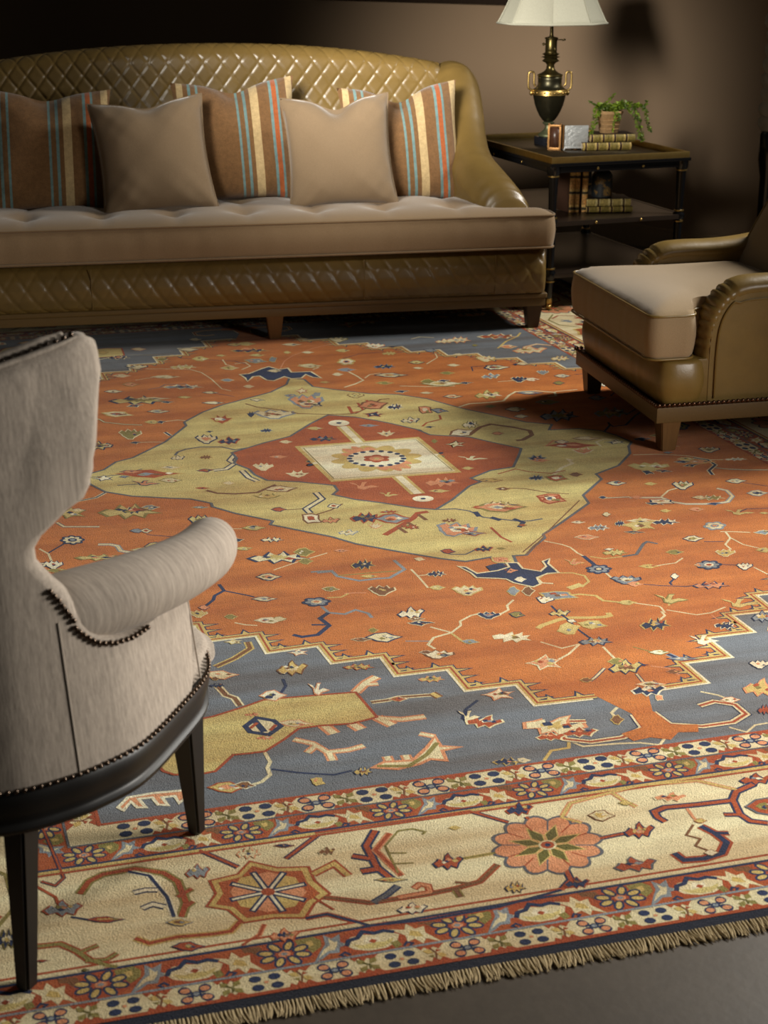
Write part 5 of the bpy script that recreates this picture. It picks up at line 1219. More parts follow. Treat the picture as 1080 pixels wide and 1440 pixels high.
for sg in (1, -1):
    b1, S = arm2(sg); obj('arm_roll', b1, M_leath2, ach)
    obj('arm_panel', arm_panel(sg, S), M_leath2, ach, smooth=False)
    bm = bmesh.new(); tube(bm, [(sg * .366, p.x + .022, p.y - .006) for p in S[2:40]] + [(sg * .366, p.x, p.y - .034) for p in S[46:]], .0035, 6)
    obj('welt', bm, M_leath2, ach)
# nailhead trim above the rail
bm = bmesh.new()
for i in range(46): ball(bm, (lerp(-.378, .378, i / 45), -.040, .160), .0074, 1, .7, 1, 2)
for sg in (1, -1):
    for i in range(50): ball(bm, (sg * .387, lerp(-.03, .80, i / 49), .160), .0076, .7, 1, 1, 2)
box(bm, -.38, .38, -.036, .80, .150, .156, .001)
obj('nailhead_trim', bm, M_nail_b, ach)
# cushion
SC2 = [(-.378, -.072), (.378, -.072), (.378, .085), (.285, .10), (.285, .60), (-.285, .60), (-.285, .10), (-.378, .085)]
O2 = rounded_outline(SC2, .045, .02)
bm = bmesh.new(); top = cushion_mesh(bm, O2, .302, .444, None, .034, 6, .006)
O3 = rounded_outline([(-.378, -.072), (.378, -.072), (.378, .60), (-.378, .60)], .045, .03)
def at2(x, y):
    d = edge_dist(x, y, O3); return .050 * (1 - exp(-d / .07)) + .004 * sin(9 * x + 4 * y) * min(1, d / .08)
topfill(bm, top, .024, at2)
sc2 = obj('seat_cushion', bm, M_velvet2, ach)
for z in (.446, .308):
    bm = bmesh.new(); tube(bm, [(p.x, p.y, z) for p in O2], .004, 8, closed=True); obj('welt', bm, M_leath2, sc2)
# inside back, leaning and curved at the sides
bm = bmesh.new()
def bk(i, j):
    a = i * 2 - 1; th = a * 1.0
    z = lerp(.40, .93 - .04 * a * a, j)
    y = .500 + .30 * ((z - .40) / .53) ** 1.35 + .02 * (1 - abs(a) ** 3)
    x = .272 * a * (1 + .12 * j)
    y -= .035 * (1 - a ** 4) * (1 - (2 * j - 1) ** 4)
    return Vector((x, y, z))
V = grid(bm, 24, 30, bk)
def bk2(i, j):
    p = bk(i, j); return Vector((p.x * 1.02, p.y + .13 + .03 * (1 - j), p.z + .015 * j))
V2 = grid(bm, 24, 30, bk2)
for i in range(23):
    bm.faces.new((V[i][-1], V[i + 1][-1], V2[i + 1][-1], V2[i][-1])); bm.faces.new((V[i][0], V2[i][0], V2[i + 1][0], V[i + 1][0]))
for j in range(29):
    bm.faces.new((V[0][j], V[0][j + 1], V2[0][j + 1], V2[0][j])); bm.faces.new((V[-1][j], V2[-1][j], V2[-1][j + 1], V[-1][j + 1]))
back = obj('inside_back', bm, M_velvet2, ach)
bm = bmesh.new(); tube(bm, [bk(0, t / 20) for t in range(21)] + [bk(t / 20, 1) for t in range(1, 21)] + [bk(1, 1 - t / 20) for t in range(1, 21)], .005, 8)
obj('welt', bm, M_leath2, back)
bm = bmesh.new()
def ob(i, j):
    a = i * 2 - 1; z = lerp(.155, .92 - .04 * a * a, j)
    return Vector((.345 * sin(a * pi / 2) * (1 - .1 * j), .73 + .13 * cos(a * pi / 2) ** .8 + .10 * j, z))
grid(bm, 24, 16, ob); obj('outside_back', bm, M_leath2, ach)
# ================================================================== WING CHAIR (left foreground)
# local frame: x = towards the chair's front, y = towards its left; origin half way between the two right feet
WO = Vector((-0.45001, 2.13540, 0)); WYAW = atan2(0.89881, 0.43833)
wch = empty('wing_chair', WO, WYAW, 'beige linen wing chair with black wooden frame, seen from behind in the left foreground', 'armchair')
CY = .215
HALF = [(.262, .0), (.268, .12), (.258, .20), (.225, .262), (.150, .312), (.030, .338), (-.090, .352), (-.170, .336), (-.225, .312), (-.285, .270), (-.335, .20), (-.365, .10), (-.372, .0)]
# outer plan curve at seat height: from the right front leg round the back to the left front leg
plan = [(x, CY - h) for x, h in HALF[3:]] + [(x, CY + h) for x, h in HALF[3:-1][::-1]]
PC_ = catmull([(x, y, 0) for x, y in plan], 10); NP = len(PC_)
cum = [0.0]
for a, b in zip(PC_, PC_[1:]): cum.append(cum[-1] + (b - a).length)
TOT = cum[-1]
def plan_at(s):
    s = max(0, min(TOT, s))
    lo, hi = 0, NP - 1
    while hi - lo > 1:
        m_ = (lo + hi) // 2
        if cum[m_] <= s: lo = m_
        else: hi = m_
    t = (s - cum[lo]) / max(1e-9, cum[hi] - cum[lo]); return PC_[lo].lerp(PC_[hi], t)
def plan_n(s):
    a = plan_at(s - .01); b = plan_at(s + .01); d = (b - a).normalized(); n = Vector((d.y, -d.x, 0))
    c = plan_at(s) - Vector((-.03, CY, 0))
    return n if n.dot(c) > 0 else -n
def s_of_x(x):     # on the right side
    best, bs = 9, 0
    for k in range(NP // 2):
        d = abs(PC_[k].x - x)
        if d < best: best, bs = d, cum[k]
    return bs
# front edge (x) of the shell at height z
XF = [(.385, .085), (.43, .108), (.48, .122), (.52, .13), (.544, .13), (.549, .0), (.553, -.06), (.560, -.11), (.575, -.148), (.60, -.172), (.63, -.182), (.655, -.196), (.68, -.218), (.71, -.238), (.735, -.236), (.755, -.212), (.772, -.175), (.785, -.140), (.80, -.128), (.84, -.116), (.88, -.100), (.92, -.080), (.95, -.064), (.975, -.056), (.995, -.060), (1.008, -.068), (1.016, -.082)]
def lean(z):       # inward shift of the side, backward shift of the whole
    t = max(0, (z - .385) / .63)
    return .070 * t, .012 * t
zs = [.385, .40, .43, .47, .51, .535, .546, .549, .552, .555, .558, .566, .575, .588, .60, .615, .63, .645, .66, .675, .69, .71, .73, .745, .76, .775, .785, .795, .803, .81, .825, .84, .86, .88, .90, .92, .94, .955, .968, .98, .99, .998, 1.005, 1.011, 1.015]
NS = 150; NE = 36; SM = s_of_x(-.262); TH = .055
rings = []; outer_edge = []; top_pts = []
bm = bmesh.new()
for z in zs:
    xf_ = interp(z, XF); s0 = s_of_x(xf_); s1 = TOT - s0
    ins, bk_ = lean(z)
    tz = max(0, (z - .955) / .06); th = TH * (1 - .25 * tz * tz) * (1 if z > .65 else .8); rr = sqrt(max(0, 1 - max(0, (z - .985) / .031) ** 2)) if z > .985 else 1
    o_, i_ = [], []
    for k in range(NS):
        s = lerp(s0, SM, k / NE) if k < NE else (lerp(TOT - SM, s1, (k - (NS - 1 - NE)) / NE) if k > NS - 1 - NE else lerp(SM, TOT - SM, (k - NE) / (NS - 1 - 2 * NE))); p = plan_at(s); n = plan_n(s)
        pad = .006 * (1 - rr)
        fl = .018 * max(0, min(1, (z - .76) / .1)) * max(0, 1 - min(s - s0, s1 - s) / .12)    # wings flare a little
        o_.append(p - n * (ins + (1 - rr) * .016 - fl) + Vector((-bk_, 0, z)))
        i_.append(p - n * (ins + th - (1 - rr) * .016 - fl * .6) + Vector((-bk_, 0, z)))
    # rounded front ends
    def cap(a, b, k=6):
        c = (a + b) / 2; r = (a - b).length / 2; u = (a - c).normalized(); f = Vector((u.y, -u.x, 0))
        if f.x < 0: f = -f
        return [c + u * r * cos(pi * q / k) + f * r * sin(pi * q / k) * .9 for q in range(1, k)]
    ring = o_ + cap(o_[-1], i_[-1]) + i_[::-1] + cap(i_[0], o_[0])
    if z > .8:
        for p in ring:
            dd = max(0, (-.06 - p.x)); p.z -= .042 * ((z - .8) / .21) * min(1, dd / .20)
    rings.append([bm.verts.new(p) for p in ring])
n = len(rings[0])
for a, b in zip(rings, rings[1:]):
    for k in range(n): bm.faces.new((a[k], a[(k + 1) % n], b[(k + 1) % n], b[k]))
def bridge(r, flip):
    o_ = r[:NS]; c1 = r[NS:NS + 5]; i_ = r[NS + 5:NS + 5 + NS][::-1]; c0 = r[NS + 5 + NS:]
    for k in range(NS - 1):
        f = (o_[k], i_[k], i_[k + 1], o_[k + 1]); bm.faces.new(f[::-1] if flip else f)
    bm.faces.new([o_[-1]] + c1 + [i_[-1]]); bm.faces.new([i_[0]] + c0 + [o_[0]])
bridge(rings[-1], False); bridge(rings[0], True)
topo = [v.co.copy() for v in rings[-1]]
top_outer = topo[:NS]; top_inner = topo[NS + 5:NS + 5 + NS][::-1]
shell = obj('upholstered_shell', bm, M_linen_v, wch)
# top rim: two welts with a row of nails between them
bm = bmesh.new()
rt = lambda r: [r * min(1, .35 + 8 * min(k, NS - 1 - k) / NS) for k in range(NS)]
tube(bm, [p + Vector((0, 0, .001)) for p in top_outer], rt(.0042), 8); tube(bm, [p + Vector((0, 0, .003)) for p in top_inner], rt(.009), 8)
obj('rim_welt', bm, M_linen_v, wch)
def nails_along(bm, pts, step, r, up=None):
    acc = 0
    for a, b in zip(pts, pts[1:]):
        L = (b - a).length
        while acc < L:
            ball(bm, a.lerp(b, acc / L), r, 1, 1, 1, 1); acc += step
        acc -= L
bm = bmesh.new()
nails_along(bm, [o_.lerp(i_, .38) + Vector((0, 0, .003)) for o_, i_ in zip(top_outer, top_inner)], .0135, .0048)
obj('rim_nailheads', bm, M_nail, wch)
# vertical seam where the back panel meets the side
bm = bmesh.new()
ss = s_of_x(-.205)
tube(bm, [plan_at(ss + .0 * t) - plan_n(ss) * (lean(z)[0] - .0008) + Vector((-lean(z)[1], 0, z)) for t, z in [(0, .39 + .23 * k / 12) for k in range(13)]], .0012, 8)
s2_ = s_of_x(.128)
M_seam = plain('seam_piping', (176, 164, 150), .9)
obj('side_seam', bm, M_seam, wch)
bm = bmesh.new(); tube(bm, [plan_at(s2_) - plan_n(s2_) * (lean(z)[0] + .001) + Vector((0, 0, z)) for z in (.39, .43, .47, .51, .54)], .0016, 6); obj('side_seam', bm, M_seam, wch)
# lower nail row along the frame
bm = bmesh.new()
pts = []
s = 0
while s < TOT: p = plan_at(s); nn = plan_n(s); pts.append(p + nn * .004 + Vector((0, 0, .388))); s += .012
nails_along(bm, pts, .0118, .0046)
obj('base_nailheads', bm, M_nail, wch)
# seat cushion: rounded front
bm = bmesh.new()
OS = rounded_outline([(-.26, CY - .22), (-.02, CY - .305), (.14, CY - .302), (.25, CY - .262), (.297, CY - .19), (.306, CY), (.297, CY + .19), (.25, CY + .262), (.14, CY + .302), (-.02, CY + .305), (-.26, CY + .22)], .08, .02)
top = cushion_mesh(bm, OS, .348, .398, None, .04, 5, .012)
topfill(bm, top, .03, lambda x, y: .020 * (1 - exp(-edge_dist(x, y, OS) / .05)))
obj('seat', bm, M_linen_v, wch)
# front of the shell below the seat
# ---- frame: curved apron rail with a bead
bm = bmesh.new()
full = [(x, CY - h) for x, h in HALF] + [(x, CY + h) for x, h in HALF[1:-1][::-1]]
FP = catmull([(x, y, 0) for x, y in full], 8, closed=True); m_ = len(FP)
def ring_at(off, z):
    out = []
    for k in range(m_):
        a = FP[k - 1]; b = FP[(k + 1) % m_]; d = (b - a).normalized(); nn = Vector((d.y, -d.x, 0)); c = FP[k] - Vector((-.03, CY, 0))
        if nn.dot(c) < 0: nn = -nn
        out.append(bm.verts.new(FP[k] + nn * off + Vector((0, 0, z))))
    return out
prof = [(-.05, .380), (.0, .384), (.004, .378), (.003, .362), (-.002, .344), (-.008, .331), (-.006, .326), (.0, .322), (-.001, .315), (-.009, .310), (-.05, .308)]
rg = [ring_at(o_, z) for o_, z in prof]
for a, b in zip(rg, rg[1:]):
    for k in range(m_): bm.faces.new((a[k], a[(k + 1) % m_], b[(k + 1) % m_], b[k]))
a, b = rg[-1], rg[0]
for k in range(m_): bm.faces.new((a[k], a[(k + 1) % m_], b[(k + 1) % m_], b[k]))
obj('apron_rail', bm, M_ebony, wch)
bm = bmesh.new(); box(bm, -.24, .22, CY - .2, CY + .2, .335, .36); obj('seat_deck', bm, M_linen_v, wch)
# legs
def splay_leg(x0, y0, x1, y1, z1, a0, a1, carve=False):
    bm = bmesh.new()
    taper(bm, x1, y1, 0, z1, a0, a0, a1, a1, x0 - x1, y0 - y1, .004)
    if carve:
        box(bm, x1 + a1 * .2, x1 + a1 + .006, y1 - a1 - .005, y1 + a1 * .9, z1 - .10, z1 + .006, .008, 3)
        for k in range(9):
            t = k / 9; xx = lerp(x1, x0, t) ; yy = lerp(y1, y0, t); aa = lerp(a1, a0, t)
            ball(bm, (xx + aa, yy - aa * .2, lerp(z1 - .08, .12, t)), .0065, .7, 1, 1.2)
    return bm
for sy in (0, 1):
    F = lambda y: y if sy == 0 else 2 * CY - y
    obj('front_leg', splay_leg(.246, F(.0), .205, F(-.012), .372, .0122, .0285, True), M_ebony, wch)
    obj('rear_leg', splay_leg(-.240, F(.0), -.215, F(.0), .32, .0130, .0215), M_ebony, wch)
# ---- arms: round rolls on the side panels
def arm_roll(sy):
    F = lambda y: y if sy == 0 else 2 * CY - y
    bm = bmesh.new()
    P = [(-.215, .01, .603, .046), (-.19, -.008, .603, .053), (-.165, -.026, .604, .056), (-.14, -.043, .605, .057), (-.11, -.058, .606, .057), (-.04, -.085, .606, .055), (.05, -.100, .602, .052), (.12, -.100, .598, .050), (.17, -.094, .596, .049), (.205, -.082, .595, .046), (.228, -.072, .594, .038), (.240, -.066, .594, .024), (.2435, -.064, .594, .008)]
    S = catmull([(x, F(y), z) for x, y, z, r in P], 6); Rr = catmull([(r, 0, 0) for x, y, z, r in P], 6)
    tube(bm, S, [q.x for q in Rr], 28)
    return bm
for sy in (0, 1): obj('arm_roll', arm_roll(sy), M_linen_x, wch)
# nails round the rear end and under the roll
for sy in (0, 1):
    F = lambda y: y if sy == 0 else 2 * CY - y
    bm = bmesh.new(); pts = []
    for zz in [.668 - .002 * q for q in range(60)]:
        xx = interp(zz, XF) - .008
        if xx > .03: break
        s_ = s_of_x(xx); p_ = plan_at(s_) - plan_n(s_) * (lean(zz)[0] - .0045); pts.append(Vector((p_.x, F(p_.y), zz)))
    for q in range(0):
        s_ = s_of_x(-.05 + .012 * q); p_ = plan_at(s_) - plan_n(s_) * (lean(.548)[0] - .003); pts.append(Vector((p_.x, F(p_.y), .548 - .0008 * q)))
    nails_along(bm, pts, .0120, .0050); obj('arm_nailheads', bm, M_nail, wch)
# ================================================================== SIDE TABLE
NL = Vector((.735, 6.644, 0)); NRc = Vector((1.371, 6.873, 0)); FL = Vector((.520, 7.565, 0))
TX = (NRc - NL).normalized(); TYAW = atan2(TX.y, TX.x); TWd = (NRc - NL).length
TY = Vector((-TX.y, TX.x, 0)); TDp = (FL - NL).dot(TY)
tb = empty('side_table', NL, TYAW, 'black lacquered three-tier side table with brass gallery and brass leg collars, beside the sofa', 'table')
W, D, HT = TWd, TDp, .68
bm = bmesh.new(); box(bm, -.012, W + .012, -.012, D + .012, .640, .655, .005, 2); box(bm, 0, W, 0, D, .612, .641, .003); obj('table_top', bm, M_black, tb)
bm = bmesh.new(); box(bm, .002, W - .002, .002, D - .002, .6545, .6562); obj('leather_inset', bm, plain('dark_green_brown_inset', (40, 32, 20), .3), tb)
bm = bmesh.new()
for a in ((-.006, W + .006, -.006, .010), (-.006, W + .006, D - .010, D + .006), (-.006, .010, .010, D - .010), (W - .010, W + .006, .010, D - .010)):
    box(bm, *a, .654, .681, .003)
obj('brass_gallery', bm, M_brass, tb)
M_shelf = plain('dark_brown_lacquer', (40, 31, 24), .3, 0, .2, 10)
for z in (.395, .165):
    bm = bmesh.new(); box(bm, .0, W, .0, D, z - .010, z + .004, .003)
    for y0, y1 in ((-.006, .012), (D - .012, D + .006)): box(bm, .01, W - .01, y0, y1, z - .016, z + .006, .005)
    for x0, x1 in ((-.006, .012), (W - .012, W + .006)): box(bm, x0, x1, .01, D - .01, z - .016, z + .006, .005)
    obj('shelf', bm, M_shelf, tb)
def ring(bm, x, y, z, r=.0215, h=.004): lathe(bm, [(r * .8, z - h), (r, z - h * .6), (r, z + h * .6), (r * .8, z + h)], x, y, 20)
for x, y in ((.018, .018), (W - .018, .018), (.018, D - .018), (W - .018, D - .018)):
    bm = bmesh.new()
    zf = 0.0 if (x < .1 and y < .1) else FLOOR_Z
    lathe(bm, [(.010, .052 + zf), (.013, .06), (.015, .12), (.016, .135), (.026, .150), (.027, .172), (.017, .185), (.016, .20), (.019, .36), (.017, .372), (.027, .383), (.027, .402), (.018, .412), (.017, .43), (.022, .59), (.023, .60), (.030, .612), (.030, .642)], x, y, 20)
    leg = obj('leg', bm, M_black, tb)
    for z in (.132, .190, .368, .416, .598):
        bm = bmesh.new(); ring(bm, x, y, z, .0225 if z < .5 else .0255); obj('brass_collar', bm, M_brass, leg)
    bm = bmesh.new()
    lathe(bm, [(.011, .030 + zf), (.014, .036 + zf), (.013, .055 + zf)], x, y, 16)
    M = Matrix.Translation((x, y + .004, .014 + zf)) @ Matrix.Rotation(pi / 2, 4, 'Y')
    b2 = bmesh.new(); lathe(b2, [(.006, -.008), (.014, -.006), (.014, .006), (.006, .008)], 0, 0, 16); b2.transform(M)
    t = bpy.data.meshes.new('t'); b2.to_mesh(t); b2.free(); bm.from_mesh(t); bpy.data.meshes.remove(t)
    box(bm, x - .011, x - .008, y - .006, y + .010, .010 + zf, .034 + zf); box(bm, x + .008, x + .011, y - .006, y + .010, .010 + zf, .034 + zf)
    obj('brass_caster', bm, M_brass, leg)
for z in (.626, .389, .159):
    for k in (1, 2):
        for c_, sx_, sy_ in (((W * k / 3, -.009 if z < .6 else -.002, z), 1, .5), ((-.009 if z < .6 else -.002, D * k / 3, z), .5, 1), ((W + .009 if z < .6 else W + .002, D * k / 3, z), .5, 1)):
            bm = bmesh.new(); ball(bm, c_, .0065, sx_, sy_, 1, 2); obj('brass_stud', bm, M_brass, tb)
TT = .6562
def tw(lx, ly, z=0.0):
    p = NL + TX * lx + TY * ly; return Vector((p.x, p.y, z))
def tl(u, v, z):
    p = at(u, v, z) - NL; return (p.x * TX.x + p.y * TX.y, p.x * TY.x + p.y * TY.y)
# ---- lamp
lp = at(770, 203, TT); lx, ly = tl(770, 203, TT)
lamp = empty('table_lamp', tw(lx, ly, TT), TYAW, 'bronze two-handled urn lamp with pleated off-white shade, standing on the side table', 'lamp')
bm = bmesh.new(); box(bm, -.052, .052, -.052, .052, 0, .042, .002); obj('plinth', bm, plain('black_marble', (26, 27, 32), .22), lamp)
bm = bmesh.new()
lathe(bm, [(.040, .042), (.050, .046), (.050, .056), (.036, .066), (.024, .078), (.017, .092), (.018, .104), (.030, .112), (.031, .118), (.020, .122)], 0, 0, 36)
obj('urn_foot', bm, plain('verdigris_bronze', (96, 100, 72), .45, .7, .35, 30), lamp)
bm = bmesh.new()
lathe(bm, [(.018, .120), (.030, .128), (.046, .150), (.060, .178), (.072, .210), (.080, .244), (.083, .262)], 0, 0, 40)
obj('urn_body', bm, M_bronze_d, lamp)
bm = bmesh.new(); lathe(bm, [(.083, .261), (.087, .264), (.086, .272), (.087, .288), (.083, .292)], 0, 0, 40)
for k in range(22):
    a = 2 * pi * k / 22; ball(bm, (.0865 * cos(a), .0865 * sin(a), .277), .006, 1, 1, .8)
obj('frieze_band', bm, M_brass, lamp)
bm = bmesh.new()
lathe(bm, [(.083, .291), (.070, .300), (.061, .312), (.060, .340), (.062, .352), (.058, .358)], 0, 0, 36); obj('urn_neck', bm, M_bronze_d, lamp)
bm = bmesh.new()
lathe(bm, [(.060, .357), (.064, .361), (.063, .368), (.045, .376), (.030, .386), (.021, .398), (.019, .418), (.026, .428), (.044, .438), (.036, .446), (.030, .452), (.048, .458), (.030, .464), (.044, .474), (.030, .480), (.030, .485)], 0, 0, 36)
obj('stem', bm, M_bronze, lamp)
bm = bmesh.new()
lathe(bm, [(.029, .484), (.029, .492), (.031, .495), (.029, .498), (.029, .548), (.034, .552), (.032, .558), (.012, .563), (.009, .572), (.008, .615), (.016, .620), (.016, .630), (.006, .634), (.005, .85)], 0, 0, 28)
tube(bm, [(.028, -.006, .546), (.055, -.010, .546), (.060, -.012, .540)], .003, 6); ball(bm, (.066, -.012, .546), .006, 1.4, 1, 1); tube(bm, [(-.026, 0, .525), (-.040, -.004, .525)], .003, 6); ball(bm, (-.044, -.004, .525), .008)
obj('burner', bm, M_bronze, lamp)
for sg in (1, -1):
    bm = bmesh.new()
    pts = catmull([(sg * .084, 0, .285), (sg * .102, 0, .293), (sg * .108, 0, .31), (sg * .108, 0, .365), (sg * .104, 0, .378), (sg * .094, 0, .382), (sg * .084, 0, .378), (sg * .080, 0, .365), (sg * .080, 0, .32), (sg * .070, 0, .308)], 5)
    tube(bm, pts, .0050, 8); ball(bm, (sg * .092, 0, .272), .013, .8, .8, 1.2)
    M = Matrix.Rotation(radians(-19), 4, 'Z'); bm.transform(M)
    obj('handle', bm, M_brass, lamp)
lamp.scale = (.94, .94, .88)
# shade: eight panels, slightly flared, ribs between them
SH0, SHH = .628, .34
m = MAT('pleated_silk'); v = m.coords((1, 1, .15)); n1 = m.noise(v, 260, 2)
m.base(m.mix(n1, s2l((164, 161, 142)), s2l((184, 182, 163)))); m.set(Roughness=.8)
m.b.inputs['Transmission Weight'].default_value = 0.0; m.bump(n1, .0006, .5)
M_shade = m.m
def shr(t): return lerp(.272, .158, t) - .018 * sin(pi * t)
bm = bmesh.new()
A0 = atan2(-lp.y, -lp.x) - TYAW         # one rib faces the camera
rg = []
for k in range(13):
    t = k / 12; r = shr(t)
    rr = []
    for q in range(8):
        a = A0 + q * pi / 4; b = a + pi / 4
        for s in range(6):
            f = s / 6; p = Vector((r * cos(a), r * sin(a))).lerp(Vector((r * cos(b), r * sin(b))), f)
            rr.append(bm.verts.new((p.x, p.y, SH0 + SHH * t)))
    rg.append(rr)
n = len(rg[0])
for a, b in zip(rg, rg[1:]):
    for k in range(n): bm.faces.new((a[k], a[(k + 1) % n], b[(k + 1) % n], b[k]))
shade = obj('lamp_shade', bm, M_shade, lamp)
sm = shade.modifiers.new('thick', 'SOLIDIFY'); sm.thickness = .003
bm = bmesh.new()
for q in range(8):
    a = A0 + q * pi / 4; tube(bm, [((shr(t / 12) + .001) * cos(a), (shr(t / 12) + .001) * sin(a), SH0 + SHH * t / 12) for t in range(13)], .0022, 6)
for t in (0, 1):
    r = shr(t) + .001; tube(bm, [(r * cos(A0 + q * pi / 4), r * sin(A0 + q * pi / 4), SH0 + SHH * t + (.004 if t == 0 else -.004)) for q in range(8)], .006, 8, closed=True)
tube(bm, [(-.15, 0, SH0 + SHH - .01), (.15, 0, SH0 + SHH - .01)], .002, 6)
obj('shade_trim', bm, M_shade, shade)

# ---- small things on the top
M_gilt = plain('worn_gilt', (138, 100, 58), .4, .8, .3, 60, .001)
M_silver = plain('hammered_silver', (196, 198, 196), .42, .65, .45, 70, .006)
lx, ly = tl(779, 211, TT)
fr = empty('gilt_frame', tw(lx, ly, TT), TYAW + radians(-38), 'small gilt frame standing between the lamp and the silver frame', 'picture frame')
bm = bmesh.new()
for a in ((-.032, -.022, 0, .115), (.022, .032, 0, .115)): box(bm, a[0], a[1], -.006, .006, a[2], a[3], .002)
box(bm, -.032, .032, -.006, .006, .0, .012, .002); box(bm, -.032, .032, -.006, .006, .105, .115, .002)
for x in (-.027, .027): ball(bm, (x, 0, .117), .006)
obj('frame_moulding', bm, M_gilt, fr)
bm = bmesh.new(); box(bm, -.023, .023, -.001, .004, .010, .106); obj('picture', bm, plain('dark_portrait', (70, 44, 30), .35, 0, .5, 60), fr)
bm = bmesh.new(); box(bm, -.008, .008, .004, .045, .0, .07, .002); obj('easel_back', bm, M_gilt, fr)
lx, ly = tl(809, 211, TT)
fr = empty('silver_frame', tw(lx, ly, TT), TYAW + radians(-14), 'silver hammered frame on little feet at the front of the side table', 'picture frame')
bm = bmesh.new(); box(bm, -.058, .058, -.006, .006, .012, .112, .004); obj('frame_face', bm, M_silver, fr)
bm = bmesh.new(); box(bm, -.064, -.056, -.010, .02, .008, .114, .002); obj('gilt_edge', bm, M_gilt, fr)
bm = bmesh.new()
for x in (-.05, .05): tube(bm, [(x, -.004, .014), (x * 1.12, -.010, .006), (x * 1.15, -.016, .0035)], .0035, 8); ball(bm, (x * 1.13, 0, .05), .006)
box(bm, -.058, .058, -.009, .009, .008, .015, .002)
obj('feet', bm, M_silver, fr)
bm = bmesh.new(); box(bm, -.01, .01, .005, .05, .0, .06, .002); obj('easel_back', bm, M_gilt, fr)

def spine_mat(name, base, gold, dark, n):
    m = MAT(name); v = m.coords(); s = m.n('ShaderNodeSeparateXYZ'); m.l(v, s.inputs[0])
    t = m.math('FRACT', m.math('MULTIPLY', m.math('ADD', s.outputs[0], 1.0), n))
    c = m.ramp(t, [(0, s2l(gold)), (.10, s2l(dark)), (.24, s2l(dark)), (.26, s2l(gold)), (.32, s2l(base)), (.92, s2l(base)), (.94, s2l(gold))], 'CONSTANT')
    nn = m.noise(v, 120, 3, .7); f = m.ramp(nn, [(.35, (.6, .6, .6)), (.65, (1.35, 1.35, 1.35))])
    m.base(m.mix(1.0, c, f, 'MULTIPLY')); m.set(Roughness=.5); return m.m
M_page = plain('page_edges', (186, 158, 124), .8, 0, .15, 200)
def book(name, L, Dp, T, spine, cover, label, group, M):
    """lies flat: x = along the spine, y = depth (spine at y=0), z = thickness"""
    o = bpy.data.objects.new(name, None); col.objects.link(o); o.empty_display_size = .05
    o.location = M.to_translation(); o.rotation_euler = M.to_euler(); tag(o, label, 'book', group)
    bm = bmesh.new(); box(bm, -L / 2 + .004, L / 2 - .004, .006, Dp - .005, .003, T - .003, .0008); obj('pages', bm, M_page, o)
    bm = bmesh.new(); box(bm, -L / 2, L / 2, .006, Dp, 0, .003, .0008); box(bm, -L / 2, L / 2, .006, Dp, T - .003, T, .0008); obj('cover', bm, cover, o)
    bm = bmesh.new()
    V = grid(bm, 2, 9, lambda i, j: Vector((lerp(-L / 2, L / 2, i), .008 - .010 * sin(pi * j), T / 2 - T / 2 * cos(pi * j))))
    V2 = grid(bm, 2, 9, lambda i, j: Vector((lerp(-L / 2, L / 2, i), .009, T / 2 - T / 2 * cos(pi * j))))
    for q in range(2):
        for j in range(8): bm.faces.new((V[q][j], V[q][j + 1], V2[q][j + 1], V2[q][j]))
    for k in range(1, 5):
        x = -L / 2 + L * k / 5; tube(bm, [(x, .008 - .0108 * sin(pi * j / 8), T / 2 - T / 2 * cos(pi * j / 8)) for j in range(9)], .0016, 5)
    obj('spine', bm, spine, o); return o
M_sp1 = spine_mat('olive_gilt_spine', (124, 108, 50), (176, 150, 84), (52, 30, 26), 18)
M_sp2 = spine_mat('tan_gilt_spine', (190, 140, 78), (206, 168, 96), (58, 50, 36), 15)
M_cov = plain('brown_calf', (72, 50, 38), .45, 0, .3, 60)
M_cov_d = plain('dark_calf', (38, 26, 22), .45, 0, .3, 60)
TR = Matrix.Translation
def RZ(a): return Matrix.Rotation(a, 4, 'Z')
BG = 'old books lying on the side table'
lx, ly = tl(856, 212, TT)
book('book', .232, .16, .036, M_sp1, M_cov_d, 'lower book on the table top, its pages showing at the right end', BG, TR(tw(lx - .004, ly + .01, TT)) @ RZ(TYAW - radians(12)))
book('book', .215, .15, .036, M_sp1, M_cov_d, 'upper book on the table top, directly under the potted plant', BG, TR(tw(lx + .026, ly + .012, TT + .0362)) @ RZ(TYAW - radians(10)))
# ---- potted plant on the books
pc = tw(lx + .040, ly + .085, TT + .0724)
plant = empty('potted_fern', pc, 0, 'little trailing fern in a woven clay-coloured pot, standing on two books', 'plant')
m = MAT('woven_pot'); v = m.coords((1, 1, 1)); wv = m.n('ShaderNodeTexBrick'); wv.inputs['Scale'].default_value = 60
m.l(v, wv.inputs['Vector']); nn = m.noise(v, 90, 3)
m.base(m.mix(nn, s2l((150, 112, 70)), s2l((206, 168, 118)))); m.set(Roughness=.8); m.bump(nn, .003, .8)
bm = bmesh.new(); lathe(bm, [(.040, 0), (.043, .002), (.058, .085), (.063, .088), (.064, .100), (.060, .101), (.056, .09), (.050, .086)], 0, 0, 32)
for z, r in ((.02, .046), (.04, .050), (.06, .0545)): tube(bm, [(r * cos(2 * pi * k / 28), r * sin(2 * pi * k / 28), z) for k in range(28)], .0022, 6, closed=True)
obj('pot', bm, m.m, plant)
bm = bmesh.new(); lathe(bm, [(.01, .080), (.053, .082), (.050, .088), (.02, .092)], 0, 0, 20); obj('soil', bm, plain('dark_soil', (40, 32, 26), .9), plant)
m = MAT('fern_green'); v = m.coords(); nn = m.noise(v, 40, 3); m.base(m.mix(m.ramp(nn, [(.35, (0, 0, 0)), (.65, (1, 1, 1))]), s2l((52, 74, 14)), s2l((128, 152, 30)))); m.set(Roughness=.55)
M_fern = m.m
random.seed(21)
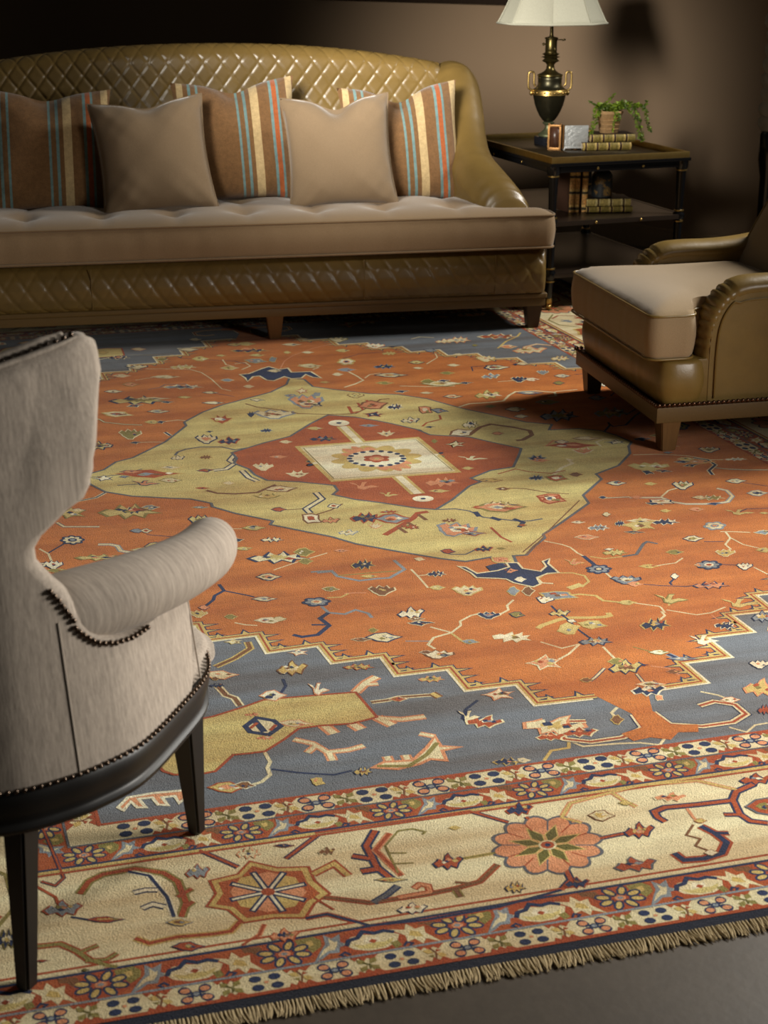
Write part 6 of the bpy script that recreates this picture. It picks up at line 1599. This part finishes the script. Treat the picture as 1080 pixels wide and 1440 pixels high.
bm = bmesh.new(); bs = bmesh.new()
def frond(start, pts, n, size):
    C = catmull([start] + pts, 8)
    tube(bs, C, .0010, 4)
    for k in range(2, len(C)):
        for r_ in range(n):
            c = C[k]; s = size * random.uniform(.7, 1.25) * (1 - .3 * k / len(C))
            d = Vector((random.uniform(-1, 1), random.uniform(-1, 1), random.uniform(-.7, .6))).normalized()
            e = d.orthogonal().normalized(); e = (Matrix.Rotation(random.uniform(0, 6.28), 3, d) @ e)
            nrm = d.cross(e)
            P = [c, c + d * s * .4 + e * s * .35, c + d * s * .8 + e * s * .28 + nrm * s * .1, c + d * s * 1.1, c + d * s * .8 - e * s * .28 - nrm * s * .1, c + d * s * .4 - e * s * .35]
            vs = [bm.verts.new(p) for p in P]; bm.faces.new(vs)
cs_, sn = cos(TYAW), sin(TYAW)
def F3(x, y, z): return Vector((x, y, z))
for args in (
    (F3(0, 0, .095), [F3(.04, -.01, .135), F3(.10, -.02, .12), F3(.135, -.02, .07), F3(.15, -.03, .0), F3(.155, -.03, -.035)], 4, .017),
    (F3(0, 0, .095), [F3(.05, .01, .13), F3(.11, .0, .13), F3(.16, -.01, .11), F3(.178, -.01, .05), F3(.19, -.02, .01)], 4, .017),
    (F3(.0, 0, .095), [F3(.06, -.03, .12), F3(.095, -.04, .10), F3(.125, -.04, .04), F3(.14, -.04, -.02)], 4, .016),
    (F3(0, 0, .095), [F3(.06, .01, .12), F3(.13, .0, .12), F3(.165, .0, .125), F3(.17, 0, .145)], 3, .014),
    (F3(0, 0, .095), [F3(-.03, -.03, .12), F3(-.075, -.05, .08), F3(-.088, -.06, .02), F3(-.092, -.06, -.005)], 4, .016),
    (F3(0, 0, .095), [F3(-.03, -.02, .12), F3(-.06, -.05, .09), F3(-.07, -.06, .04)], 4, .016),
    (F3(0, 0, .095), [F3(-.04, -.01, .125), F3(-.075, -.02, .13), F3(-.10, -.02, .145)], 3, .014),
    (F3(0, 0, .095), [F3(-.02, -.01, .13), F3(.0, -.01, .155), F3(.018, -.02, .178)], 3, .013),
    (F3(0, 0, .095), [F3(.01, -.04, .12), F3(.018, -.072, .09), F3(.012, -.072, .05), F3(.006, -.066, .015)], 3, .013),
    (F3(0, 0, .095), [F3(.02, -.04, .115), F3(.035, -.07, .08), F3(.03, -.068, .06)], 3, .012),
    (F3(0, 0, .095), [F3(-.02, -.03, .12), F3(-.04, -.03, .13), F3(-.05, -.03, .11)], 5, .016),
    (F3(0, 0, .095), [F3(.0, -.03, .12), F3(.03, -.03, .13), F3(.05, -.03, .12)], 5, .016),
    (F3(0, 0, .095), [F3(.0, .03, .12), F3(.03, .05, .12), F3(.05, .06, .10)], 4, .016),
    (F3(0, 0, .095), [F3(-.03, .03, .12), F3(-.05, .05, .12), F3(-.06, .06, .09)], 4, .016)):
    frond(*args)
obj('leaves', bm, M_fern, plant, smooth=False); obj('stems', bs, M_fern, plant)

# ---- middle shelf
SZ = .4015
def shelf_pt(u, v): return tl(u, v, SZ)
UP = 'upright books on the middle shelf'
bx, by = shelf_pt(805, 300)
RXv = Matrix.Rotation(pi / 2, 4, 'X')
# upright books: book x axis (spine length) vertical
def upright(lx, ly, z, yaw):      # spine faces the camera side (-y local), thickness along table x
    return TR(tw(lx, ly, z)) @ RZ(TYAW + yaw) @ Matrix(((0, 0, 1, 0), (0, 1, 0, 0), (-1, 0, 0, 0), (0, 0, 0, 1)))
hB = .205
M_sp3 = spine_mat('warm_tan_spine', (202, 150, 84), (214, 176, 104), (62, 52, 34), 14)
book('book', hB, .13, .030, M_sp3, M_cov, 'left of the three upright books on the middle shelf, its dark brown cover facing out', UP, upright(bx - .006, by + .02, SZ + hB / 2, radians(4)))
book('book', hB - .003, .13, .024, M_sp3, M_cov_d, 'thin upright book in the middle of the row on the middle shelf', UP, upright(bx + .023, by + .02, SZ + (hB - .003) / 2, radians(2)))
book('book', hB - .006, .13, .030, M_sp3, M_cov, 'right of the three upright books, next to the tea canister', UP, upright(bx + .056, by + .018, SZ + (hB - .006) / 2, radians(-3)))
M_sp4 = spine_mat('pale_gilt_spine', (170, 150, 86), (206, 190, 130), (90, 70, 44), 17)
fx, fy = shelf_pt(856, 299)
book('book', .215, .16, .027, M_sp1, M_cov_d, 'lower of the two flat books on the middle shelf', 'flat books on the middle shelf', TR(tw(fx + .004, fy, SZ)) @ RZ(TYAW - radians(14)))
book('book', .205, .15, .034, M_sp4, M_cov_d, 'upper flat book on the middle shelf, under the tea canister', 'flat books on the middle shelf', TR(tw(fx, fy + .004, SZ + .0272)) @ RZ(TYAW - radians(15)))
jc = tw(fx - .002, fy + .075, SZ + .0614)
jar = empty('tea_canister', jc, 0, 'dark blue-black tea canister painted with gold figures, on the flat books', 'canister')
m = MAT('painted_tole'); v = m.coords(); nn = m.noise(v, 26, 3, .6); n2 = m.noise(v, 70, 2)
cc = m.ramp(nn, [(.0, s2l((30, 34, 38))), (.52, s2l((40, 46, 52))), (.56, s2l((150, 112, 46))), (.66, s2l((176, 138, 66))), (.70, s2l((60, 74, 84)))], 'CONSTANT')
m.base(m.mix(n2, cc, s2l((46, 50, 50)))); m.set(Roughness=.38)
bm = bmesh.new(); lathe(bm, [(.040, 0), (.047, .003), (.048, .012), (.049, .09), (.046, .104), (.036, .116), (.028, .121)], 0, 0, 32); obj('canister_body', bm, m.m, jar)
bm = bmesh.new(); lathe(bm, [(.028, .120), (.029, .122), (.029, .138), (.026, .142), (.010, .144)], 0, 0, 28); obj('lid', bm, plain('dark_tole', (34, 36, 38), .35), jar)

# ================================================================== BACKGROUND THINGS
# framed picture on the back wall: only its lower edge shows
fa = empty('wall_picture', WP + WD * (-1.55) + WN * .002 + Vector((0, 0, 1.245)), atan2(WD.y, WD.x), 'dark framed picture on the back wall above the sofa, only its lower edge showing', 'picture')
sgn = -1 if WN.dot(Vector((-WD.y, WD.x, 0))) < 0 else 1
M_dframe = plain('dark_frame_wood', (34, 24, 16), .4, 0, .3, 30)
bm = bmesh.new()
def fb(x0, x1, z0, z1, t0, t1): box(bm, x0, x1, min(t0 * sgn, t1 * sgn), max(t0 * sgn, t1 * sgn), z0, z1, .003)
for a in ((-.95, .95, 0, .07), (-.95, .95, .88, .95), (-.95, -.88, .06, .89), (.88, .95, .06, .89)): fb(*a, 0, .035)
fb(-.955, .955, .0, .018, 0, .045)
obj('frame', bm, M_dframe, fa)
bm = bmesh.new(); fb(-.89, .89, .06, .89, 0, .015); obj('canvas', bm, plain('dark_canvas', (58, 48, 36), .7, 0, .3, 6), fa)
# pale knobbly column on a black foot, cut by the right edge of the photo
kp = at(1067, 400, FLOOR_Z); kp.x += .0
kc = empty('knobbly_column', kp, 0, 'pale knobbly column on a dark base, cut off by the right edge behind the armchair', 'sculpture')
bm = bmesh.new(); lathe(bm, [(.13, 0), (.13, .02), (.05, .05), (.035, .12), (.04, .52), (.055, .60), (.06, .72), (.05, .735)], 0, 0, 28); obj('dark_base', bm, M_black, kc)
random.seed(3)
bm = bmesh.new(); prof = [(.05, .735)]
z = .74
while z < 1.62:
    r = random.uniform(.064, .078); prof += [(r * .82, z), (r, z + .02), (r * .97, z + .045), (r * .80, z + .062)]; z += .066
lathe(bm, prof, 0, 0, 24)
for v in bm.verts:
    a = atan2(v.co.y, v.co.x); k = 1 + .06 * sin(7 * a + v.co.z * 40) + .04 * sin(3 * a - v.co.z * 90); v.co.x *= k; v.co.y *= k
obj('knobbly_shaft', bm, plain('pale_stone', (150, 144, 132), .8, 0, .3, 30, .004), kc)
